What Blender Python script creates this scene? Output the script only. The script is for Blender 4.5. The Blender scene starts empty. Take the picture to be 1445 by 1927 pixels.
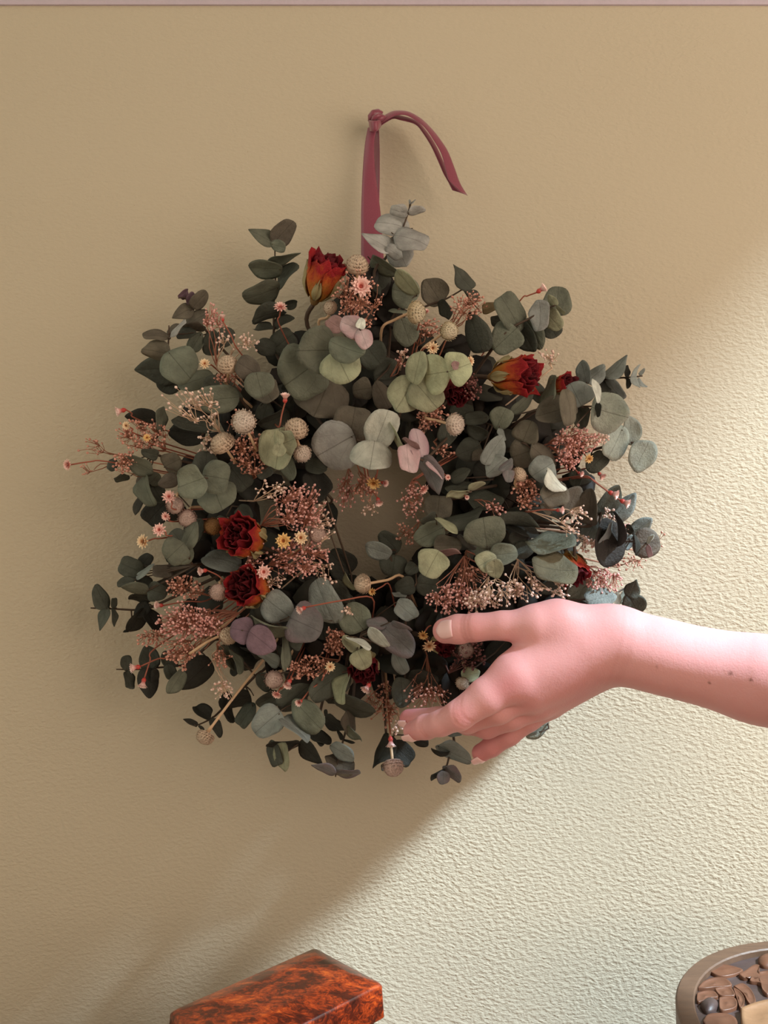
import bpy, bmesh, math, random
import numpy as np
from mathutils import Vector, Matrix, noise

random.seed(7)
scene = bpy.context.scene
COL = scene.collection
PI = math.pi

# ---------------------------------------------------------------- camera
F, D, CX, CY, CZ = 1700.0, 0.72, 722.5, 963.5, 1.25      # focal length (px), distance to wall, image centre, eye height
cam_data = bpy.data.cameras.new('camera')
cam_data.sensor_fit = 'VERTICAL'
cam_data.sensor_height = 36.0
cam_data.lens = F / 1927.0 * 36.0
cam_data.clip_start = 0.02
cam = bpy.data.objects.new('camera', cam_data)
cam.location = (0, -D, CZ)
cam.rotation_euler = (PI / 2, 0, 0)
COL.objects.link(cam)
scene.camera = cam

# ---------------------------------------------------------------- world, sun, window light, exposure
world = bpy.data.worlds.new('world')
scene.world = world
world.use_nodes = True
bg = world.node_tree.nodes['Background']
bg.inputs['Color'].default_value = (1.0, 0.755, 0.54, 1)
bg.inputs['Strength'].default_value = 0.355

sun_dir = Vector((-0.630, 0.278, -0.725)).normalized()
sd = bpy.data.lights.new('sun', 'SUN')
sd.energy = 11.3
sd.angle = math.radians(7.0)
sd.color = (0.70, 0.88, 1.0)
sun = bpy.data.objects.new('sun', sd)
sun.rotation_euler = sun_dir.to_track_quat('-Z', 'Y').to_euler()
sun.location = (2.5, -1.2, 4.0)
COL.objects.link(sun)

ad = bpy.data.lights.new('window_daylight', 'AREA')
ad.shape = 'RECTANGLE'
ad.size = 1.45
ad.size_y = 1.0
ad.energy = 17.0
ad.color = (1.0, 0.82, 0.66)
area = bpy.data.objects.new('window_daylight', ad)
area.location = (1.02, -1.10, CZ + 0.27)
area.rotation_euler = Vector((-1, 0.45, -0.12)).to_track_quat('-Z', 'Z').to_euler()
COL.objects.link(area)

scene.view_settings.view_transform = 'Standard'
scene.view_settings.look = 'None'
scene.view_settings.gamma = 1.0
scene.view_settings.use_curve_mapping = False
scene.view_settings.exposure = 0.0

# ---------------------------------------------------------------- helpers
def srgb(r, g, b, k=1.0):
    def f(c):
        c = c / 255.0
        return (c / 12.92 if c <= 0.04045 else ((c + 0.055) / 1.055) ** 2.4) * k
    return (f(r), f(g), f(b), 1.0)

def P(px, py, d):
    """photo pixel + distance from the wall in cm -> world point"""
    dep = D - d / 100.0
    return Vector(((px - CX) / F * dep, -D + dep, CZ - (py - CY) / F * dep))

def mpp(d):
    return (D - d / 100.0) / F

class NT:
    def __init__(self, name):
        self.m = bpy.data.materials.new(name)
        self.m.use_nodes = True
        self.t = self.m.node_tree
        self.b = self.t.nodes['Principled BSDF']
        self.out = self.t.nodes['Material Output']
    def n(self, kind, **kw):
        nd = self.t.nodes.new(kind)
        for k, v in kw.items():
            if k.startswith('i_'):
                key = k[2:]
                key = int(key) if key.isdigit() else key.replace('_', ' ')
                nd.inputs[key].default_value = v
            else:
                setattr(nd, k, v)
        return nd
    def l(self, a, b):
        self.t.links.new(a, b)
    def math(self, op, a, b=None, c=None):
        nd = self.t.nodes.new('ShaderNodeMath'); nd.operation = op
        for i, v in enumerate((a, b, c)):
            if v is None: continue
            if isinstance(v, (int, float)): nd.inputs[i].default_value = v
            else: self.l(v, nd.inputs[i])
        return nd.outputs[0]
    def ramp(self, fac, stops):
        nd = self.t.nodes.new('ShaderNodeValToRGB')
        e = nd.color_ramp.elements
        while len(e) < len(stops): e.new(0.5)
        for el, (p, c) in zip(e, stops):
            el.position = p; el.color = c
        self.l(fac, nd.inputs[0])
        return nd.outputs[0]
    def mix(self, fac, a, b, blend='MIX'):
        nd = self.t.nodes.new('ShaderNodeMix'); nd.data_type = 'RGBA'; nd.blend_type = blend
        for i, v in ((0, fac), (6, a), (7, b)):
            if isinstance(v, (int, float, tuple)): nd.inputs[i].default_value = v
            else: self.l(v, nd.inputs[i])
        return nd.outputs[2]
    def noise(self, scale, detail=4, rough=0.55, vec=None, dist=0.0):
        nd = self.t.nodes.new('ShaderNodeTexNoise')
        nd.inputs['Scale'].default_value = scale; nd.inputs['Detail'].default_value = detail
        nd.inputs['Roughness'].default_value = rough; nd.inputs['Distortion'].default_value = dist
        if vec is not None: self.l(vec, nd.inputs['Vector'])
        return nd.outputs['Fac']
    def bump(self, h, strength, dist):
        nd = self.t.nodes.new('ShaderNodeBump')
        nd.inputs['Strength'].default_value = strength; nd.inputs['Distance'].default_value = dist
        self.l(h, nd.inputs['Height']); self.l(nd.outputs[0], self.b.inputs['Normal'])
    def set(self, **kw):
        for k, v in kw.items():
            self.b.inputs[k.replace('_', ' ')].default_value = v

def simple_mat(name, col, rough=0.6, var=0.2, scale=60, bump=0.0):
    t = NT(name)
    tc = t.n('ShaderNodeTexCoord').outputs['Object']
    f = t.noise(scale, 3, 0.6, tc)
    dark = tuple(c * (1 - var) for c in col[:3]) + (1,)
    lite = tuple(min(1, c * (1 + var)) for c in col[:3]) + (1,)
    t.l(t.mix(f, dark, lite), t.b.inputs['Base Color'])
    t.set(Roughness=rough)
    if bump: t.bump(f, bump, 0.002)
    return t.m

WORLD = {}          # world matrix of every object built here
def reg(o, M=None):
    COL.objects.link(o)
    WORLD[o.name] = M or Matrix.Identity(4)
    o.matrix_basis = WORLD[o.name]
    return o

def child_of(o, parent):
    o.parent = parent
    o.matrix_parent_inverse = WORLD[parent.name].inverted()
    return o

def mesh_from(name, verts, faces, mats, smooth=True):
    me = bpy.data.meshes.new(name)
    me.from_pydata([tuple(v) for v in verts], [], faces)
    for m in (mats if isinstance(mats, (list, tuple)) else [mats]): me.materials.append(m)
    if smooth:
        me.polygons.foreach_set('use_smooth', [True] * len(me.polygons))
    me.update()
    return me

def obj(name, me, parent=None, M=None, **props):
    o = reg(bpy.data.objects.new(name, me), M)
    if parent is not None: child_of(o, parent)
    for k, v in props.items(): o[k] = v
    return o

def empty(name, loc, **props):
    o = bpy.data.objects.new(name, None)
    o.empty_display_size = 0.02
    reg(o, Matrix.Translation(loc))
    for k, v in props.items(): o[k] = v
    return o

def rehome(me, loc):
    """shift mesh so that its object origin can sit at loc"""
    me.transform(Matrix.Translation(-Vector(loc)))
    return Matrix.Translation(loc)

class Geo:
    def __init__(self): self.v = []; self.f = []
    def tube(self, pts, radii, n=6, cap=True):
        pts = [Vector(p) for p in pts]
        if not isinstance(radii, (list, tuple)): radii = [radii] * len(pts)
        base = len(self.v)
        ref = Vector((0.31, 0.87, 0.38))
        for i, p in enumerate(pts):
            t = (pts[min(i + 1, len(pts) - 1)] - pts[max(i - 1, 0)])
            if t.length < 1e-9: t = Vector((0, 0, 1))
            t.normalize()
            a = t.cross(ref)
            if a.length < 1e-3: a = t.cross(Vector((1, 0, 0)))
            a.normalize(); b = t.cross(a)
            for k in range(n):
                th = 2 * PI * k / n
                self.v.append(p + (a * math.cos(th) + b * math.sin(th)) * radii[i])
        for i in range(len(pts) - 1):
            for k in range(n):
                k2 = (k + 1) % n
                self.f.append((base + i * n + k, base + i * n + k2, base + (i + 1) * n + k2, base + (i + 1) * n + k))
        if cap:
            self.f.append(tuple(base + k for k in range(n))[::-1])
            e = base + (len(pts) - 1) * n
            self.f.append(tuple(e + k for k in range(n)))
    def blob(self, c, r, axis=None, squash=1.0):
        """small faceted bud: 14 vertices"""
        base = len(self.v); c = Vector(c)
        ax = (axis or Vector((0, 0, 1))).normalized()
        a = ax.cross(Vector((0.3, 0.9, 0.2))).normalized(); b = ax.cross(a)
        self.v.append(c - ax * r * squash)
        for j, (h, rr) in enumerate(((-0.45, 0.85), (0.35, 0.95))):
            for k in range(6):
                th = 2 * PI * (k + 0.5 * j) / 6
                self.v.append(c + ax * h * r * squash + (a * math.cos(th) + b * math.sin(th)) * r * rr)
        self.v.append(c + ax * r * squash)
        for k in range(6):
            k2 = (k + 1) % 6
            self.f.append((base, base + 1 + k2, base + 1 + k))
            self.f.append((base + 1 + k, base + 1 + k2, base + 7 + k))
            self.f.append((base + 1 + k2, base + 7 + k2, base + 7 + k))
            self.f.append((base + 7 + k, base + 7 + k2, base + 13))
    def add(self, verts, faces, M=None):
        base = len(self.v)
        self.v += [(M @ Vector(v)) if M else Vector(v) for v in verts]
        self.f += [tuple(base + i for i in fc) for fc in faces]
    def mesh(self, name, mats, smooth=True):
        return mesh_from(name, self.v, self.f, mats, smooth)

def smooth_path(pts, sub=4):
    """Catmull-Rom through points"""
    pts = [Vector(p) for p in pts]
    if len(pts) < 3: return pts
    out = []
    for i in range(len(pts) - 1):
        p0 = pts[max(i - 1, 0)]; p1 = pts[i]; p2 = pts[i + 1]; p3 = pts[min(i + 2, len(pts) - 1)]
        for k in range(sub):
            t = k / sub
            out.append(0.5 * ((2 * p1) + (p2 - p0) * t + (2 * p0 - 5 * p1 + 4 * p2 - p3) * t * t + (3 * p1 - p0 - 3 * p2 + p3) * t ** 3))
    out.append(pts[-1])
    return out

def box_geo(x0, x1, y0, y1, z0, z1):
    v = [(x, y, z) for z in (z0, z1) for y in (y0, y1) for x in (x0, x1)]
    f = [(0, 2, 3, 1), (4, 5, 7, 6), (0, 1, 5, 4), (2, 6, 7, 3), (0, 4, 6, 2), (1, 3, 7, 5)]
    return v, f

# ================================================================ SETTING
def wall_material():
    t = NT('ochre_plaster')
    tc = t.n('ShaderNodeTexCoord').outputs['Object']
    mp = t.n('ShaderNodeMapping'); t.l(tc, mp.inputs[0]); mp.inputs['Rotation'].default_value = (0, -0.6, 0)
    mp.inputs['Scale'].default_value = (0.6, 1, 1.0)
    big = t.noise(3.0, 3, 0.5, tc)
    mid = t.noise(400, 2, 0.5, mp.outputs[0], 0.1)
    fine = t.noise(620, 2, 0.5, tc)
    broad = t.noise(45, 2, 0.5, mp.outputs[0], 0.3)
    patch = t.noise(9, 2, 0.5, tc)
    col = t.mix(big, srgb(190, 178, 156), srgb(197, 186, 166))
    spot = t.ramp(t.noise(420, 1, 0.5, tc), [(0.0, srgb(150, 120, 80)), (0.17, srgb(150, 120, 80)), (0.2, (1, 1, 1, 1))])
    col = t.mix(0.35, col, t.mix(1.0, col, spot, 'MULTIPLY'))
    t.l(col, t.b.inputs['Base Color'])
    lumps = t.ramp(mid, [(0.38, (0, 0, 0, 1)), (0.62, (0.7, 0.7, 0.7, 1)), (0.8, (1, 1, 1, 1))])
    h = t.math('ADD', t.math('MULTIPLY', lumps, t.math('ADD', 0.25, patch)), t.math('ADD', t.math('MULTIPLY', fine, 0.22), t.math('MULTIPLY', broad, 0.16)))
    t.bump(h, 0.5, 0.00095)
    t.set(Roughness=0.85, Specular_IOR_Level=0.15)
    return t.m
M_wall = wall_material()
M_white = simple_mat('white_paint', srgb(225, 218, 205), 0.6, 0.04)
M_mauve = simple_mat('mauve_paint', srgb(192, 178, 190), 0.75, 0.06, 90, 0.5)
M_floor = simple_mat('oak_floor', srgb(176, 142, 108), 0.5, 0.2, 12)

g = Geo(); g.add(*box_geo(-2.2, 0.86, 0.0, 0.12, 0.0, 4.0))
obj('wall_back', g.mesh('wall_back', M_wall, False), kind='structure')
g = Geo(); zt = CZ + (CY - 11) / F * D
g.add(*box_geo(-2.2, 0.85, -0.002, 0.004, zt, zt + 0.16))
obj('trim_1', g.mesh('trim_1', M_mauve, False), kind='structure')
g = Geo(); g.add(*box_geo(-2.2, 0.86, -3.0, 0.12, -0.05, 0.0))
obj('floor', g.mesh('floor', M_floor, False), kind='structure')
g = Geo(); g.add(*box_geo(-2.2, -2.14, -3.0, 0.0, 0.0, 4.0))
obj('wall_left', g.mesh('wall_left', M_wall, False), kind='structure')
# side wall with the window that lets the sun in
XW = 0.85; LINT = CZ + 0.2215 + (XW - 0.306) * 1.15; SILL = CZ - 0.30; J0, J1 = -0.14, -1.75
g = Geo()
g.add(*box_geo(XW, XW + 0.06, J0, 0.0, 0.0, 4.0))
g.add(*box_geo(XW, XW + 0.06, -3.0, J1, 0.0, 4.0))
g.add(*box_geo(XW, XW + 0.06, J1, J0, LINT, 4.0))
g.add(*box_geo(XW, XW + 0.06, J1, J0, 0.0, SILL))
obj('wall_right', g.mesh('wall_right', M_white, False), kind='structure')
# ================================================================ WREATH: what grows where
TILES = dict(A=(100, 360, 3.6125), B=(400, 360, 4.8167), C=(640, 360, 4.8167), D=(840, 460, 4.8167), E=(500, 580, 4.8167),
             F=(700, 620, 4.8167), G=(960, 640, 4.8167), H=(100, 720, 4.8167), I=(300, 660, 4.8167), J=(380, 860, 4.8167),
             K=(160, 960, 4.8167), L=(560, 820, 4.8167), M=(740, 860, 4.8167), N=(960, 880, 4.8167), O=(400, 1080, 4.8167),
             Q=(200, 1160, 4.8167), R=(460, 1220, 4.8167), S=(680, 1220, 4.8167), T=(780, 1040, 4.8167), U=(600, 1080, 4.8167))
# each sprig: sheet, stem points (or ''), depth of stem tip, leaves "base tip width depth tone[^ = pointed]"
SPRIGS = [
 ('A', '787 912,785 1000,785 1115,850 1200', 6.0, """790 1108 610 1070 120 6 b; 790 1100 935 1275 250 7 g; 860 1200 578 1215 200 4 G^; 850 1200 740 1365 190 3.5 G;
   1115 1235 860 1320 120 5 g; 790 985 620 975 75 6 b; 780 995 895 870 34 6.5 s; 775 978 872 905 55 5.5 b; 955 960 830 975 75 5 G"""),
 ('A', '850 725,900 730,945 800,965 840,1050 960', 4.5, """940 795 822 855 95 4.5 b^; 930 775 960 690 75 4.6 p; 935 805 1047 682 80 4.8 b; 850 728 916 666 42 4.5 p;
   1050 820 900 912 95 4.5 b; 1050 935 862 930 62 4.5 b; 1000 975 935 1090 95 4 g; 1090 960 1075 1120 125 3.8 G; 1180 935 1170 1065 105 5 G"""),
 ('B', '565 460,565 600,570 800,555 1000,555 1250,560 1440', 4.5, """565 470 352 355 115 4.6 g^; 556 468 735 268 175 4.4 b; 540 480 665 515 100 4.8 g; 610 710 327 690 170 5.2 g;
   510 650 782 573 95 4.6 g^; 585 880 742 640 85 4.2 G; 590 880 285 990 190 5 g; 645 1080 355 1160 125 5 G; 645 1040 770 1000 72 4.5 G; 560 1230 737 1135 75 4.5 G;
   565 1230 370 1262 75 4.7 G; 555 1425 735 1290 200 4 G; 550 1435 390 1390 150 4.2 G"""),
 ('C', '640 105,605 230,555 360,515 435,465 525,405 615,310 730', 7.5, """618 200 447 168 100 7.6 s; 618 195 776 165 68 7.6 s; 628 120 687 66 16 7.7 s; 634 118 622 70 18 7.7 s;
   655 335 310 255 190 7.2 s; 465 375 806 470 155 7.8 s; 468 528 213 385 115 7.8 s^; 440 520 568 612 115 8 s; 490 455 615 712 225 6.6 s; 250 590 515 760 130 6.4 g; 330 730 390 935 200 5.5 G"""),
 ('C', '690 942,560 1045,470 1150', 6.5, """697 938 518 728 140 7 l; 690 945 465 880 255 6.6 g; 560 1165 640 1395 215 7.2 g; 620 1085 432 1068 45 6.2 g"""),
 ('C', '1115 885,960 975,760 1050,640 1150', 5.5, """905 990 775 795 235 5 b; 1190 885 1040 697 125 5.6 G^; 1135 890 1262 978 75 5.4 G; 898 1000 1020 1150 105 5.6 G; 1268 1085 1437 1035 78 6 o"""),
 ('D', '990 550,900 585,735 680,610 745,480 860', 8.0, """660 745 500 468 195 7 g; 645 750 430 950 270 7.5 g; 655 730 800 975 185 6.5 G; 850 520 850 785 160 8 s; 715 680 862 942 150 7 g;
   985 648 1022 372 242 7 g; 985 552 920 460 75 8 l; 990 555 1072 632 26 8.2 l; 898 605 1035 772 155 7.5 l; 905 690 1000 842 200 6.5 G; 325 970 200 622 180 7 G; 560 720 385 690 110 6 G"""),
 ('E', '860 195,740 280,615 385,480 480,380 600', 11.5, """610 380 284 385 390 10 g; 490 470 160 715 475 9 g; 620 378 765 678 355 10.6 l; 618 320 905 430 190 11 g; 858 195 672 120 190 12 m;
   860 200 925 366 150 12 m; 848 188 880 88 82 12.2 w; 690 190 556 105 150 10 q; 560 690 430 1006 465 7.5 b"""),
 ('E', '', 7.0, """900 330 1045 512 245 7 G; 1140 485 988 665 145 6 G; 965 720 785 750 185 7 b; 1110 885 1000 676 155 7.5 b"""),
 ('E', '980 1262,860 1200,760 1172,640 1120,500 1040', 11.0, """775 1165 455 1345 430 9.8 s; 760 1175 815 886 325 9.4 b; 985 1262 1110 928 270 11 z; 1120 1050 1253 1312 62 11.4 l"""),
 ('L', '690 100,780 60,860 20', 11.2, """690 90 650 326 352 11.4 z"""),
 ('I', '1100 840,1060 900,1000 1000,900 1120', 10.8, """1100 840 1065 958 115 11.4 l; 1080 845 1070 718 85 11.4 l; 1108 850 1245 790 210 11 l; 1090 700 1055 1096 285 9.6 l; 1130 980 1222 1168 130 8.5 g; 1000 1060 895 1150 115 8 G"""),
 ('I', '880 212,960 300,1000 420', 9.4, """885 212 712 105 195 9.2 b; 880 210 935 420 255 9.8 g; 930 300 1030 468 225 8.4 b; 1175 560 900 685 135 6.5 G; 980 480 930 632 150 6 G"""),
 ('I', '', 8.0, """680 425 365 455 245 8.2 g; 440 300 735 465 195 7 G; 440 690 125 630 180 7 G; 365 760 85 720 220 6 k"""),
 ('I', '410 1150,480 1180,560 1260,640 1300', 10.4, """410 1150 430 912 240 9.2 G; 415 1130 640 1170 290 10 g; 412 1150 165 1240 290 10.6 g; 480 1215 570 1447 335 9 g; 640 1050 800 1255 210 8 G; 40 1055 195 975 190 7 b; 150 1150 5 1215 125 8 b"""),
 ('H', '980 440,930 520,900 640', 7.0, """930 330 650 320 135 5 k; 980 442 970 226 98 7 g; 880 790 643 680 155 7 g; 962 660 812 628 98 7.6 G; 575 760 487 730 112 5 G; 702 848 553 897 56 5 G; 800 828 775 942 62 5 b"""),
 ('H', '810 840,870 920,900 1000', 6.0, """808 835 892 1123 95 6.5 g; 870 920 965 825 125 6 g; 825 965 712 1193 78 4.5 k; 1010 1095 845 1275 215 5 k; 895 915 1000 1095 140 5.5 G; 1325 1255 1245 1440 130 7.5 G"""),
 ('K', '890 305,940 420,1000 500', 9.6, """892 320 785 180 175 9 G; 895 300 730 455 240 9.8 g; 898 320 1005 105 150 9.2 g; 905 300 870 505 170 8.6 g; 1435 500 1058 380 190 8 y; 505 560 315 480 175 5 G; 500 512 605 395 115 4 k;
   468 592 642 478 66 5.5 y; 445 630 285 668 76 5.5 G; 566 732 328 705 82 6 g; 602 672 442 618 92 5 G; 575 715 738 765 165 6 G; 605 800 408 778 75 4 k; 785 560 620 550 115 6 b"""),
 ('K', '50 887,120 890,280 896,480 905,600 880', 4.2, """197 890 95 680 115 4.4 G; 196 890 137 1070 80 4.4 G^; 262 890 265 792 52 4.2 G; 262 890 268 1042 38 4.2 G^; 545 895 395 1105 115 4 k; 400 1100 345 1106 24 4 k;
   558 915 685 1118 115 4 k; 565 845 465 965 105 4 k"""),
 ('Q', '90 480,300 480,450 465,640 450,760 400', 4.6, """182 482 180 352 92 4.8 G; 180 478 207 656 92 4.8 G; 400 472 375 262 170 4.4 G; 375 490 402 728 165 5 k; 440 480 440 602 66 5.2 k; 620 452 508 330 125 5 G; 560 450 605 565 105 5.4 G;
   702 488 572 693 115 6 g; 925 425 690 648 205 5 k"""),
 ('Q', '800 985,845 978,960 920,1050 840,1350 540,1440 470', 4.4, """962 922 788 820 98 4.6 k; 948 925 1037 1098 85 4.6 k; 822 990 695 935 38 4.4 k; 830 985 887 1030 22 4.4 k; 1335 718 1112 792 125 4.6 k; 1045 690 1132 967 75 4.4 k; 1325 815 1195 995 145 5 G;
   1068 258 1165 485 105 7 g; 1130 300 1245 512 75 7.5 g; 1220 430 1125 530 80 5 k"""),
 ('O', '265 510,365 535,500 480,605 425,690 388,800 300', 11.2, """362 530 155 490 225 11.2 p; 362 542 560 700 235 11.4 p; 372 535 525 530 170 10.8 p; 690 385 470 215 265 9.6 y; 690 392 985 525 350 10.6 v; 340 400 668 545 120 10.2 g;
   1085 425 925 52 245 9 y; 1055 105 1240 265 155 8 G; 652 560 660 875 68 9.6 g; 625 835 408 705 85 9 y; 560 650 620 770 85 8.4 G; 820 640 700 600 130 9 G"""),
 ('O', '', 7.0, """430 915 525 1062 135 6 G; 585 1090 398 1195 135 5.6 G; 1205 880 895 1095 265 8.4 G; 1217 888 1150 1155 105 9 l"""),
 ('U', '370 590,400 505,470 440,620 455', 9.6, """395 495 240 290 275 9 g; 350 682 208 575 105 10.6 l; 345 690 435 866 185 11 l; 258 568 475 672 34 11.2 w; 622 458 428 440 92 9.6 v; 622 662 452 482 80 10.8 w;
   600 495 850 715 235 9.6 v; 640 438 842 538 48 10.2 v; 705 255 875 405 170 9.2 y; 690 728 785 908 125 9.2 y; 470 500 400 560 60 8.5 G"""),
 ('U', '', 7.5, """745 955 765 1205 175 8 G; 780 935 1085 990 155 7 G; 795 200 658 185 28 8 y"""),
 ('M', '210 1140,160 1240,100 1330', 8.0, """200 1150 15 1195 155 8 G; 220 1140 430 1170 205 7.4 G; 205 980 115 1050 112 7 G"""),
 ('R', '320 570,420 500,520 420,620 340', 9.0, """328 565 70 785 245 9.2 y; 312 600 584 822 125 9.2 y; 350 540 595 330 190 8.5 G; 470 500 690 735 205 9.2 g; 600 765 795 838 85 6 k; 608 788 718 872 42 6 k"""),
 ('R', '370 950,480 870,555 805,640 740', 6.0, """500 858 210 865 90 5.8 k; 335 858 365 1112 130 6.4 l; 235 845 300 1055 100 5.8 G; 508 858 684 1036 115 6 k^"""),
 ('R', '825 1165,850 1000,890 850,930 700,975 540', 6.6, """890 832 838 742 26 6.6 k; 888 832 1004 868 24 6.6 k; 775 882 985 1005 105 6.8 y; 965 1085 730 985 145 6.4 b; 822 1132 628 1057 62 6.8 v^; 828 1132 1056 1132 64 6.8 v;
   775 445 1175 632 110 7.4 G; 940 562 980 795 132 7 b; 918 695 1068 832 50 7.2 g; 915 742 722 630 82 6 k; 742 622 734 552 32 6 k"""),
 ('S', '300 760,280 860,240 1000', 6.2, """275 795 138 1046 135 6 k^; 300 875 465 1042 175 6.2 k; 242 1055 178 1095 62 6.4 G; 478 818 608 875 85 6 k"""),
 ('S', '740 1150,770 1078,800 960,820 870,832 790', 6.2, """770 768 908 778 46 6 y; 695 888 996 1036 112 6.4 y; 802 958 628 918 32 6.2 k; 772 1080 620 1168 40 6.2 k; 768 1082 900 1216 105 6.4 v; 742 1118 740 1228 112 6.6 v"""),
 ('S', '', 6.0, """1690 660 1500 815 100 6 a; 1610 760 1505 800 30 6.2 y"""),
 ('L', '', 7.0, """832 1075 612 1000 135 7.2 y; 905 1045 755 875 165 6.5 G; 885 1080 850 1292 230 7 G"""),
 ('L', '', 6.5, """255 565 90 335 225 8 k; 95 255 265 322 125 8 G; 300 615 270 862 135 6 k; 485 1255 290 1050 245 5 k; 418 1238 512 1395 42 8 l"""),
 ('F', '', 11.6, """312 1035 335 1307 195 12 m; 455 1185 395 892 145 11.6 m; 275 990 432 1085 62 12.2 q"""),
 ('M', '270 25,200 10,150 -40', 11.4, """262 22 425 332 155 11.2 v; 290 18 462 185 62 11.6 m"""),
 ('F', '755 315,675 388,560 440,380 470,300 560', 12.2, """680 382 468 415 340 12.2 L; 680 388 885 310 290 12.2 L; 380 472 440 205 185 10.8 l; 375 460 600 718 290 10.6 l; 375 478 205 745 300 10.2 l; 720 330 790 320 75 12.6 q"""),
 ('F', '1160 890,1060 860,1000 850,850 860', 9.2, """930 745 705 715 135 7 G; 1035 795 832 812 125 8 G; 1130 885 1210 720 190 9.2 g; 1035 965 862 880 115 8 G; 725 850 635 1043 165 8 G; 965 1060 760 1140 205 8 G; 1005 1108 905 1175 95 8.5 b; 1155 880 1205 1010 55 9.6 y"""),
 ('F', '1240 1250,1180 1200,1120 1280,1050 1350', 10.4, """1035 1195 1185 968 155 10 y; 1192 1178 1035 1320 165 10 y; 1162 1278 1275 1185 72 11 v; 1240 1268 1238 1388 98 11.2 v; 728 1352 880 1268 105 9 G"""),
 ('M', '', 8.5, """742 228 478 312 85 9 G; 678 302 832 235 62 10.2 l; 705 312 475 322 52 10 l; 905 205 740 65 200 7 k"""),
 ('G', '1200 325,1050 340,840 350,710 372,600 420', 7.4, """690 385 640 185 115 8 y; 698 372 855 250 135 7.4 y; 865 350 785 508 155 7 k; 870 352 1050 162 110 7.4 y^; 872 358 1015 558 110 7.4 y; 1060 340 1050 230 38 7.4 k; 1062 340 1065 440 38 7.4 k;
   1155 332 1072 334 190 7.4 y; 1160 320 1218 262 26 7.4 y; 1160 340 1230 432 36 7.4 y"""),
 ('G', '800 600,640 600,440 590,320 590', 10.2, """770 620 1052 700 345 10.2 a; 800 565 800 696 52 10.8 k; 802 552 742 355 52 10.8 w; 650 605 545 392 290 10 y; 565 802 522 438 135 11 b; 545 600 215 700 225 10 b; 300 605 395 310 85 9.2 g; 640 605 640 802 155 9 G;
   195 395 300 570 135 7 G; 5 680 222 458 110 9 g"""),
 ('G', '1290 935,1240 945,1110 930,1020 922,880 960', 7.6, """1112 932 1078 686 135 7 a; 1245 945 1120 1192 225 8 a; 1015 815 885 1085 175 7.6 a; 720 1165 868 1030 155 7 G; 1250 940 1297 930 42 8 y"""),
 ('G', '', 9.0, """110 930 185 742 225 9 b; 205 995 5 1065 265 9 b; 392 1142 192 950 175 9 b; 382 1115 192 1235 235 10 y"""),
 ('N', '500 160,440 260,380 340', 10.6, """330 28 482 222 82 11.2 w; 485 185 275 305 245 10.6 b; 592 165 602 -5 115 7 G; 603 178 512 425 125 8.6 b; 375 405 280 330 85 8 b; 470 440 360 380 110 7.6 G"""),
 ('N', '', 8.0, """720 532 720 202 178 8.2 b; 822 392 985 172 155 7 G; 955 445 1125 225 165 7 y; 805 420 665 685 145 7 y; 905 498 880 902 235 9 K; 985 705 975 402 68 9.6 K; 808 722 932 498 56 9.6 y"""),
 ('N', '1295 612,1235 690,1130 670,1010 660,850 590', 7.2, """1135 690 1377 680 255 7.2 b; 1240 692 1298 608 38 7.8 w; 1242 700 1272 805 42 7.8 m; 1118 592 1268 465 130 6 y; 1092 592 1072 506 52 6 G; 1105 608 1025 735 95 6 y; 1135 600 1160 802 26 7.4 k"""),
 ('N', '', 9.6, """585 645 145 745 155 9.6 g; 575 945 172 890 235 10.6 u; 518 1195 772 1010 115 8 g; 505 1060 275 1105 135 8 G; 925 1150 675 1215 165 9 y; 1080 1078 998 1235 85 6.4 a; 1078 1168 1170 1332 200 7 G; 1085 1165 1140 1028 135 7 G^; 960 1138 970 1272 62 7 b"""),
 ('M', '910 945,905 880,860 800,780 720', 11.2, """850 808 815 545 350 10 g; 895 890 1132 865 185 10.6 g; 915 910 765 995 185 11 l; 915 945 930 1105 152 11.6 l; 885 810 745 905 125 9 g"""),
 ('M', '405 905,415 800,400 545,385 400', 9.6, """445 640 200 765 205 9 g; 388 548 580 692 62 10 l; 392 520 252 605 65 9 G; 378 800 612 800 175 9 b; 342 870 605 848 42 9.6 q; 405 865 290 1080 262 10.6 l; 400 548 420 342 240 8 b; 465 582 805 502 145 8.5 G;
   580 690 745 855 72 8 y; 690 400 1005 410 155 7.4 G; 1225 470 995 532 125 8 G; 965 570 1325 622 85 9 G; 1000 600 1325 700 85 8 k; 1055 720 1205 762 105 8 G; 1245 800 1095 900 155 8 G"""),
 ('J', '', 7.0, """330 450 445 582 135 7 G; 215 560 125 665 125 7 G; 640 960 885 1092 155 5.5 k"""),
 ('T', '', 7.5, """445 1115 595 1090 125 8 L; 835 800 640 985 165 7 k"""),
]

# roses: sheet, base point, mouth point, width, depth at base, depth at mouth, style
ROSES = [('B', 930, 975, 1050, 620, 300, 7.0, 8.4, 0), ('D', 430, 1200, 770, 1180, 300, 8.4, 10.2, 1), ('D', 950, 1330, 1130, 1270, 200, 8.2, 9.4, 2), ('J', 500, 800, 300, 690, 320, 8.0, 10.6, 1),
         ('J', 560, 1230, 350, 1150, 300, 7.6, 10.2, 2), ('F', 700, 480, 790, 600, 200, 7.4, 9.2, 3), ('N', 520, 790, 610, 990, 215, 7.8, 9.2, 2), ('U', 430, 740, 400, 890, 230, 8.0, 9.6, 3), ('T', 170, 800, 300, 850, 170, 7.6, 8.6, 3)]
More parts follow.
